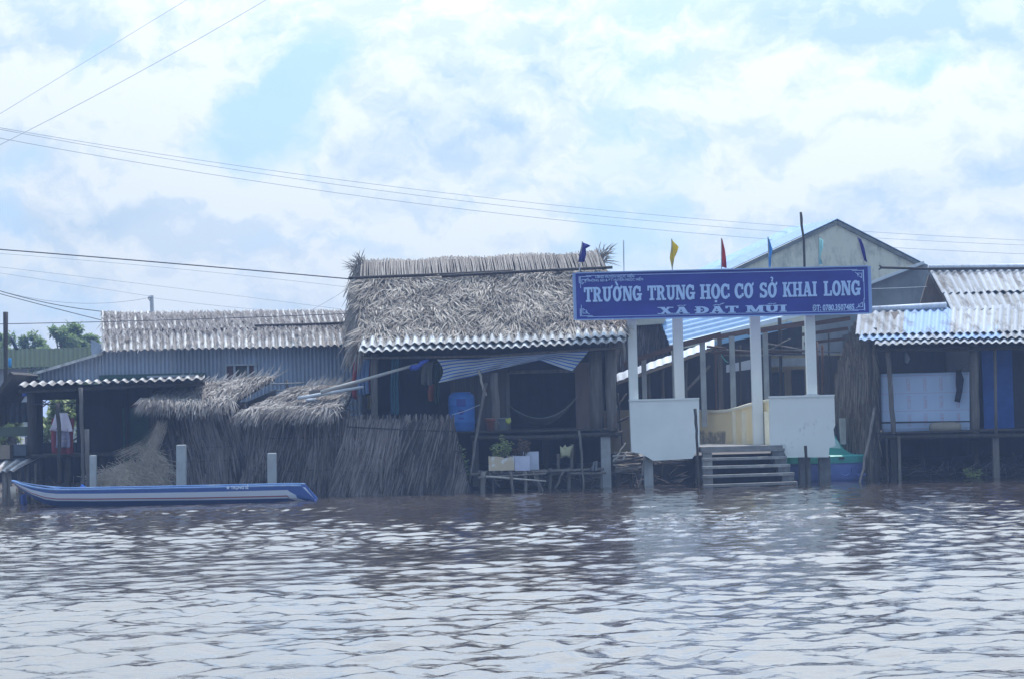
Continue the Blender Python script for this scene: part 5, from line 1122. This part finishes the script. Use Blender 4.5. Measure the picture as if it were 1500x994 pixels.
# trellis: rusty beams on grey posts
tre = thing('pergola', 'pergola of rusty timber beams on grey posts behind the gate', 'pergola', P(1060, 620, 44.5))
for (x0_, y0_, x1_, y1_, Y, w, h_) in ((913, 533, 1003, 503, 44.6, .12, .12), (1000, 504, 1056, 490, 44.6, .12, .13), (1050, 494, 1102, 484, 44.8, .14, .12), (1095, 487, 1182, 473, 44.6, .12, .12), (1180, 476, 1245, 466, 44.8, .1, .1), (1175, 490, 1242, 481, 45.2, .09, .08), (1178, 503, 1236, 496, 45.6, .09, .07)):
    mb = MB(); mb.beam(P(x0_, y0_, Y), P(x1_, y1_, Y), w, h_, R.random()); mb.build('beam', WOOD_RED, tre)
for (x, yt, w, mt, Y) in ((943, 524, 7, CONC, 44.7), (987, 510, 6, CONC, 44.9), (1029, 498, 7.5, CONC, 44.6), (1054, 495, 6.5, WOOD, 45.4), (1072, 492, 7.5, CONC, 44.6), (1121, 482, 7, CONC, 44.8)):
    mb = MB(); a = P(x, yt, Y); c_ = P(x + 2.5, 625, Y); hw = w * Y / F / 2
    mb.hexa([(a.x - hw, Y, c_.z), (a.x + hw, Y, c_.z), (a.x + hw, Y + 2 * hw, c_.z), (a.x - hw, Y + 2 * hw, c_.z)], [(a.x - hw, Y, a.z), (a.x + hw, Y, a.z), (a.x + hw, Y + 2 * hw, a.z), (a.x - hw, Y + 2 * hw, a.z)], R.random() * .4)
    mb.build('post', mt, tre)
for (x0_, y0_, x1_, y1_, r) in ((1035, 511, 1180, 518, .02), (1040, 516, 1200, 514, .025), (1122, 503, 1182, 513, .02), (1128, 512, 1158, 496, .018), (1060, 520, 1212, 520, .02), (1100, 511, 1230, 515, .018), (1035, 507, 1064, 510, .03)):
    stick('cross_pole', [P(x0_, y0_, 45.0), P(x1_, y1_, 45.0)], r, WOOD_RED if r > .02 else WOOD, None, parent=tre, j=.02)
for x, yt, r, mt in ((1048, 505, .025, WOOD_RED), (1084, 505, .025, WOOD_DARK), (1101, 515, .03, WOOD_DARK), (1142, 466, .045, WOOD_DARK), (1214, 486, .02, WOOD_DARK)):
    stick('pole', [P(x, yt, 45.1), P(x + 2, 622, 45.1)], r, mt, None, parent=tre)
mb = MB(); mb.beam(P(994, 583, 45.5), P(1040, 535, 45.5), .08, .06); mb.build('diagonal_brace', WOOD, tre)
mb = MB(); mb.tube([P(1057 + k * 2, 520 + 10 * math.sin(k / 5 * PI / 2), 45.0) for k in range(6)], .01, 5); mb.build('rope', plain('green_rope', (.1, .4, .32)), None, False, 'green rope loop hanging from the pergola beside a grey post', 'rope')
mb = MB(); poly(mb, [(1064, 534), (1101, 526), (1102, 540), (1064, 545)], 46.4, .05); mb.build('name_board', mk('faded_white_board', [(0, (.4, .42, .46)), (1, (.55, .56, .6))], .8, (3, 3, 3)), None, False, 'faded blank white board under the pergola poles', 'board')
# low ochre classrooms
mb = MB(); fb(mb, 895, 668, 1030, 730, 43.0, .1); mb.build('jetty_shade_sheet', INNER, gate)  # added dark sheets cover sunlit mud, painting shade under the gate
mb = MB(); fb(mb, 1030, 668, 1290, 730, 43.9, .1); mb.build('jetty_shade_sheet', INNER, gate)
cl = thing('classroom_block', 'low ochre building with dark windows under the pergola', 'building', P(1100, 625, 50))
OCH = mk('ochre_plaster', [(0, (.22, .17, .09)), (1, (.4, .32, .17))], .9, (1, 1, 1), det=6)
mb = MB(); fb(mb, 1030, 520, 1260, 640, 51.5, .2); mb.build('wall', OCH, cl)
mb = MB(); fb(mb, 1110, 524, 1185, 536, 51.0, .3); mb.build('awning_slab', CONC, cl)
for (a, b2, c_, d_) in ((1132, 546, 1148, 600), (1162, 542, 1178, 600), (1048, 548, 1066, 620), (1085, 545, 1104, 620)):
    mb = MB(); fb(mb, a - 1.5, b2 - 1.5, c_ + 1.5, d_, 51.42, .06); w_ = mb.build('window', plain('dark_window_frame', (.06, .06, .065)), cl)
    mb = MB(); fb(mb, a, b2, c_, d_, 51.4, .015); mb.build('pane', mk('dark_glass', [(0, (.02, .025, .03)), (1, (.04, .045, .055))], .25, spec=.5), w_)
mb = MB(); fb(mb, 1200, 520, 1275, 660, 47.5, .1); mb.build('side_screen', WOOD_DARK, cl)

# ------------------------------------------------------------------ far left: green roof, trees, bushes
gr = thing('green_roofed_house', 'house with a green ribbed roof and pale wall beyond the tin house', 'house', P(40, 620, 58))
mb = MB(); corr(mb, P(-60, 543, 56), P(140, 533, 56), P(-60, 512, 58.5), P(140, 508, 58.5), .14, .012); mb.build('roof', GREEN_ROOF, gr)
mb = MB(); fb(mb, -60, 540, 40, 640, 56.5, .2); mb.build('wall', mk('pale_house_wall', [(0, (.3, .32, .35)), (1, (.45, .46, .48))], .8), gr)
mb = MB(); fb(mb, -60, 573, 40, 579, 56.4, .15); mb.build('ledge', mk('tan_ledge', [(0, (.3, .24, .18)), (1, (.4, .33, .25))], .8), gr)
def tree(label, px, ptop, pbot, wpx, Y, n_leaf, seed, mat=LEAF, name='tree', cat='tree', ls=.16):
    rr = random.Random(seed); base = P(px, pbot, Y); base.z = .3; topz = P(px, ptop, Y).z; hgt = topz - .3; wr = wpx * Y / F / 2
    t_ = thing(name, label, cat, base, 'trees beyond the houses' if name == 'tree' else None); mt = MB(); mt.tube(crooked([base, base + Vector((.1, 0, hgt * .55)), base + Vector((-.05, 0, hgt * .85))], 3, .08), [.16, .15, .13, .12, .1, .07, .04], 8)
    ml = MB(); cl_ = []
    for k in range(44):
        a = rr.uniform(0, 2 * PI); rad = wr * rr.random() ** .6; zz = hgt * rr.uniform(.45, .97); rad *= math.sin(min(1, max(.25, (1.12 - zz / hgt) * 2.4)) * PI / 2)
        c_ = base + Vector((math.cos(a) * rad, math.sin(a) * rad, zz)); cl_.append((c_, wr * rr.uniform(.12, .26)))
        mt.tube([base + Vector((0, 0, zz * .7)), c_], [.05, .015], 5)
    for k in range(n_leaf):
        c_, cr = rr.choice(cl_); d = Vector((rr.gauss(0, 1), rr.gauss(0, 1), rr.gauss(0, .7))).normalized() * cr * rr.random() ** .45
        dd = Vector((rr.uniform(-1, 1), rr.uniform(-1, 1), rr.uniform(-.8, .8)))
        ml.blade(c_ + d, dd, ls * rr.uniform(.6, 1.4), ls * rr.uniform(.3, .6), Vector((rr.uniform(-.6, .6), rr.uniform(-.8, .1), 1)).normalized(), rr.random(), .01, 0, .2)
    mt.build('trunk', BARK, t_); ml.build('crown', mat, t_)
tree('feathery green tree rising highest above the green roof', 92, 474, 600, 95, 76, 9000, 1)
tree('lower green tree behind the green roof, beside the tall pole', 42, 484, 600, 80, 78, 7000, 2)
tree('small green treetop at the picture edge behind the green roof', 0, 487, 600, 60, 80, 4500, 3)
tree('pale green treetop just beside the tin house gable', 130, 489, 600, 60, 79, 4000, 4)
tree('sunlit bush seen through the porch opening behind the hung shirts', 92, 578, 660, 75, 50, 5000, 9, LEAF_LT, 'bush', 'bush', .12)
tree('sunlit bush growing left of the porch beside the side brace', 12, 585, 660, 50, 49, 2500, 10, LEAF_LT, 'bush', 'bush', .12)
tree('dark green bush between the thatched house and the ochre wall', 905, 520, 600, 26, 52, 900, 13, LEAF, 'bush', 'bush', .12)
mb = MB(); fb(mb, 60, 612, 115, 655, 54, .2); mb.build('garden_wall', mk('pale_garden_wall', [(0, (.35, .4, .4)), (1, (.5, .54, .54))], .8), None, False, 'pale wall beyond the porch opening behind the sunlit bush', 'wall')
stick('utility_pole', [P(8, 457, 42.8), P(8, 620, 42.8)], .055, WOOD_DARK, 'dark pole standing at the left picture edge before the green roof', 'pole', j=.0)
garment('flag_scrap', 'small sky blue flag scrap hanging on the dark pole', [(12, 524), (17, 524), (17, 538), (12, 537)], 43.0, FL('scrap', (.14, .45, .75)), 'flag', .03)
garment('flag_scrap', 'dark pennant jutting from the pole above the green roof', [(13, 489), (20, 497), (28, 512), (22, 512), (18, 503)], 43.0, plain('slate_cloth', (.06, .08, .11)), 'flag', .03)
t = thing('lamp_post', 'slim post with a small bracket rising behind the tin house roof', 'post', P(223, 500, 50))
mb = MB(); mb.tube([P(222, 433, 50), P(224, 500, 50)], .05, 8); mb.build('pole', PIPE, t)
mb = MB(); mb.tube([P(222, 435, 49.95), P(217, 436, 49.95)], .03, 6); mb.tube([P(217, 437, 49.95), P(220, 441, 49.95), P(221, 448, 49.95)], .015, 6); mb.build('bracket', PIPE, t)

# ------------------------------------------------------------------ wires
def wire(label, pts, Ya, Yb, r=.013, mat=WIRE):
    pts3 = []
    n_ = 24
    xs_ = [p[0] for p in pts]
    for k in range(n_ + 1):
        x = xs_[0] + (xs_[-1] - xs_[0]) * k / n_
        if len(pts) == 2: y = pts[0][1] + (pts[1][1] - pts[0][1]) * k / n_
        else:   # parabola through three points
            (a, ya), (b2, yb), (c_, yc) = pts
            y = ya * (x - b2) * (x - c_) / ((a - b2) * (a - c_)) + yb * (x - a) * (x - c_) / ((b2 - a) * (b2 - c_)) + yc * (x - a) * (x - b2) / ((c_ - a) * (c_ - b2))
        pts3.append(P(x, y, Ya + (Yb - Ya) * k / n_))
    mb = MB(); mb.tube(pts3, r * (.75 if mat is WIRE else .45), 5); mb.build('power_cable', mat, None, True, label, 'cable', 'overhead cables')
wire('steep cable crossing the upper left sky, outermost of the two', [(-20, 179), (280, -4)], 36, 44, .013, WIRE_PALE)
wire('steep cable crossing the upper left sky, lower of the two', [(-20, 222), (200, 108), (400, -6)], 36, 44, .014, WIRE_PALE)
wire('uppermost of three long cables sagging across the whole sky', [(-20, 184), (750, 294), (1520, 353)], 46, 66, .014, WIRE_PALE)
wire('middle of three long cables sagging across the whole sky', [(-20, 186), (750, 303), (1520, 360)], 46, 66, .014, WIRE_PALE)
wire('lowest of three long cables sagging across the whole sky', [(-20, 199), (750, 315), (1520, 373)], 46, 66, .015, WIRE_PALE)
wire('thick dark cable running to the thatched roof end', [(-20, 364), (240, 385), (515, 409)], 44, 44.5, .019)
wire('faint cable just below the thick dark cable', [(-20, 370), (240, 392), (512, 421)], 50, 47, .01, WIRE_PALE)
wire('faint cable passing above the lamp bracket post', [(-20, 389), (240, 420), (500, 453)], 50, 48, .01, WIRE_PALE)
wire('faint cable fixed to the lamp bracket post from the left', [(-20, 397), (110, 417), (220, 434)], 50, 50, .01, WIRE_PALE)
wire('faint cable running from the lamp bracket post to the right', [(222, 436), (320, 448), (430, 457)], 50, 49, .01, WIRE_PALE)
wire('sagging cable swinging up to the lamp bracket post', [(-20, 420), (110, 444), (220, 436)], 48, 50, .013, WIRE_PALE)
wire('cable dropping to the tin house ridge end, steepest', [(-20, 425), (70, 449), (165, 473)], 46, 46.5, .013)
wire('cable dropping to the tin house ridge end, shallowest', [(-20, 420), (80, 446), (170, 458)], 47, 46.5, .013)
wire('thin dark cable strung level across the tin house roof', [(-20, 475), (200, 470), (516, 459)], 43.2, 43.2, .012)
wire('short loose cable rising to the thatched roof from the tin ridge', [(455, 455), (480, 441), (506, 425)], 46, 45, .009, WIRE_PALE)
wire('white cord strung from the signboard to the right house gable', [(1274, 423), (1315, 422), (1358, 420)], 43, 45.5, .012, PIPE)

# ------------------------------------------------------------------ air, sky, sun
hz = bpy.data.meshes.new('haze'); bmx = MB(); bmx.box((-605, -605, -2.7), (605, 605, 9.6))
hz.from_pydata(bmx.v, [], bmx.f); ho = bpy.data.objects.new('haze', hz); COL.objects.link(ho); ho['kind'] = 'stuff'
hm = bpy.data.materials.new('air'); hm.use_nodes = True; nt = hm.node_tree
for n_ in list(nt.nodes): nt.nodes.remove(n_)
out = nt.nodes.new('ShaderNodeOutputMaterial'); pv = nt.nodes.new('ShaderNodeVolumePrincipled')
pv.inputs['Color'].default_value = (.44, .61, 1, 1); pv.inputs['Density'].default_value = .0016; pv.inputs['Anisotropy'].default_value = .0
nt.links.new(pv.outputs[0], out.inputs['Volume']); hz.materials.append(hm)

SUN_EL, SUN_AZ = math.radians(66), math.radians(14)     # azimuth measured from +Y towards +X
sd = Vector((math.cos(SUN_EL) * math.sin(SUN_AZ), math.cos(SUN_EL) * math.cos(SUN_AZ), math.sin(SUN_EL)))
L = bpy.data.lights.new('sun', 'SUN'); L.energy = 3.3; L.angle = math.radians(.5); L.color = (1, .95, .87)
lo = bpy.data.objects.new('sun', L); COL.objects.link(lo); lo.rotation_euler = sd.to_track_quat('Z', 'Y').to_euler()

W = bpy.data.worlds.new('World'); sc.world = W; W.use_nodes = True; nt = W.node_tree
bg = nt.nodes['Background']
sky = nt.nodes.new('ShaderNodeTexSky'); sky.sky_type = 'NISHITA'; sky.sun_disc = False; sky.sun_elevation = SUN_EL; sky.sun_rotation = SUN_AZ
tc = nt.nodes.new('ShaderNodeTexCoord'); gen = tc.outputs['Generated']
wn_ = node(nt, 'ShaderNodeTexNoise'); wn_.inputs['Scale'].default_value = 9; wn_.inputs['Detail'].default_value = 6; wn_.inputs['Roughness'].default_value = .62; nt.links.new(gen, wn_.inputs['Vector'])
vs_ = node(nt, 'ShaderNodeVectorMath', operation='SUBTRACT'); nt.links.new(wn_.outputs['Color'], vs_.inputs[0]); vs_.inputs[1].default_value = (.5, .5, .5)
vm = node(nt, 'ShaderNodeVectorMath', operation='MULTIPLY_ADD'); nt.links.new(vs_.outputs[0], vm.inputs[0]); vm.inputs[1].default_value = (.09, .0, .06); nt.links.new(gen, vm.inputs[2])
sx = node(nt, 'ShaderNodeSeparateXYZ'); nt.links.new(vm.outputs[0], sx.inputs[0])
fwd = math_n(nt, 'MULTIPLY', math_n(nt, 'SUBTRACT', sx.outputs[1], .5), 4, clamp=True)
def blobs(lst):
    tot = None
    for (px, py, rx, ry, rot, amp) in lst:
        d = (P(px, py, 100) - CAM).normalized(); rxx, ryy = rx / F, ry / F; cr, sr = math.cos(math.radians(rot)), math.sin(math.radians(rot))
        dx = math_n(nt, 'SUBTRACT', sx.outputs[0], d.x); dz = math_n(nt, 'SUBTRACT', sx.outputs[2], d.z)
        a = math_n(nt, 'ADD', math_n(nt, 'MULTIPLY', dx, cr / rxx), math_n(nt, 'MULTIPLY', dz, sr / rxx)); b_ = math_n(nt, 'ADD', math_n(nt, 'MULTIPLY', dx, -sr / ryy), math_n(nt, 'MULTIPLY', dz, cr / ryy))
        q_ = math_n(nt, 'ADD', math_n(nt, 'MULTIPLY', a, a), math_n(nt, 'MULTIPLY', b_, b_))
        v_ = math_n(nt, 'MULTIPLY', math_n(nt, 'EXPONENT', math_n(nt, 'MULTIPLY', q_, -1.0)), amp)
        tot = v_ if tot is None else math_n(nt, 'ADD', tot, v_)
    return math_n(nt, 'MULTIPLY', tot, fwd)
st1 = node(nt, 'ShaderNodeVectorMath', operation='MULTIPLY'); nt.links.new(vm.outputs[0], st1.inputs[0]); st1.inputs[1].default_value = (1, 1, 1.5)
st2 = node(nt, 'ShaderNodeVectorMath', operation='ADD'); nt.links.new(st1.outputs[0], st2.inputs[0]); st2.inputs[1].default_value = (.004, 0, .017)
d0 = noise(nt, st1.outputs[0], 8, 10, .6); d1 = noise(nt, st2.outputs[0], 8, 10, .6); fbm2 = noise(nt, gen, 4, 5, .6)
lit = math_n(nt, 'ADD', math_n(nt, 'MULTIPLY', math_n(nt, 'SUBTRACT', d0, d1), 7.5), .5, clamp=True)
thin = math_n(nt, 'SUBTRACT', .5, d0)
blue = blobs([(430, 140, 130, 30, 38, .55), (350, 235, 130, 40, 10, .6), (110, 110, 100, 25, 40, .5), (250, 300, 90, 26, 20, .35), (40, 250, 70, 25, 30, .4), (1330, 112, 60, 24, 30, .75), (60, 460, 190, 30, 0, .5), (430, 350, 140, 22, -5, .3), (960, 345, 140, 26, 0, .35), (1180, 170, 40, 16, 0, .35), (1430, 300, 130, 50, 10, .3), (760, 400, 300, 30, 0, .2)])
blue = math_n(nt, 'ADD', blue, math_n(nt, 'MULTIPLY', thin, 3.6))
back = math_n(nt, 'ADD', math_n(nt, 'MULTIPLY', math_n(nt, 'SUBTRACT', fbm2, .5), 2.0), .75)
blue = math_n(nt, 'ADD', blue, math_n(nt, 'MULTIPLY', back, math_n(nt, 'SUBTRACT', 1.0, fwd)))
bm_ = math_n(nt, 'MULTIPLY', math_n(nt, 'SUBTRACT', blue, .12), 1.7, clamp=True)
grey = blobs([(690, 150, 170, 45, 12, .8), (700, 205, 160, 30, 0, .5), (1400, 25, 230, 60, -3, 1.1), (1440, 265, 160, 45, 8, .8), (40, 60, 130, 60, 0, .5), (120, 330, 130, 18, 8, .4), (820, 60, 50, 90, 0, .35), (560, 260, 60, 14, 10, .3), (1200, 60, 90, 24, -30, .4), (1000, 200, 70, 40, 0, .25)])
gm = math_n(nt, 'ADD', math_n(nt, 'MULTIPLY', grey, .75), math_n(nt, 'MULTIPLY', math_n(nt, 'SUBTRACT', .6, lit), .85)); gm = math_n(nt, 'MULTIPLY', gm, 1.0, clamp=True)
k_ = 10.0   # clouds in the same units as the sky texture, which the strength below scales down
cloud = mixc(nt, gm, (.95 * k_, 1.05 * k_, 1.14 * k_), (.55 * k_, .76 * k_, 1.0 * k_))
skyb = node(nt, 'ShaderNodeVectorMath', operation='MULTIPLY_ADD'); nt.links.new(sky.outputs[0], skyb.inputs[0]); skyb.inputs[1].default_value = (.55, .55, .55); skyb.inputs[2].default_value = (3.4, 5.5, 8.4)
final = mixc(nt, math_n(nt, 'MULTIPLY', bm_, .9), cloud, skyb.outputs[0])
sdot = node(nt, 'ShaderNodeVectorMath', operation='DOT_PRODUCT'); nt.links.new(gen, sdot.inputs[0]); sdot.inputs[1].default_value = sd
glow = math_n(nt, 'MULTIPLY', math_n(nt, 'POWER', math_n(nt, 'MAXIMUM', sdot.outputs['Value'], 0.0), 3.0), 2.3)
gl = node(nt, 'ShaderNodeVectorMath', operation='SCALE'); nt.links.new(final, gl.inputs[0]); nt.links.new(math_n(nt, 'ADD', math_n(nt, 'ADD', glow, .5), math_n(nt, 'MULTIPLY', math_n(nt, 'SUBTRACT', 1.0, fwd), .24)), gl.inputs['Scale']); final = gl.outputs[0]
nt.links.new(final, bg.inputs['Color']); bg.inputs['Strength'].default_value = .1

vsx = sc.view_settings; vsx.view_transform = 'Standard'; vsx.look = 'None'; vsx.gamma = 1; vsx.exposure = .25; vsx.use_curve_mapping = False
cy = sc.cycles; cy.use_denoising = True; cy.max_bounces = 6; cy.diffuse_bounces = 3; cy.glossy_bounces = 3; cy.volume_bounces = 1; cy.transparent_max_bounces = 8; cy.sample_clamp_indirect = 6
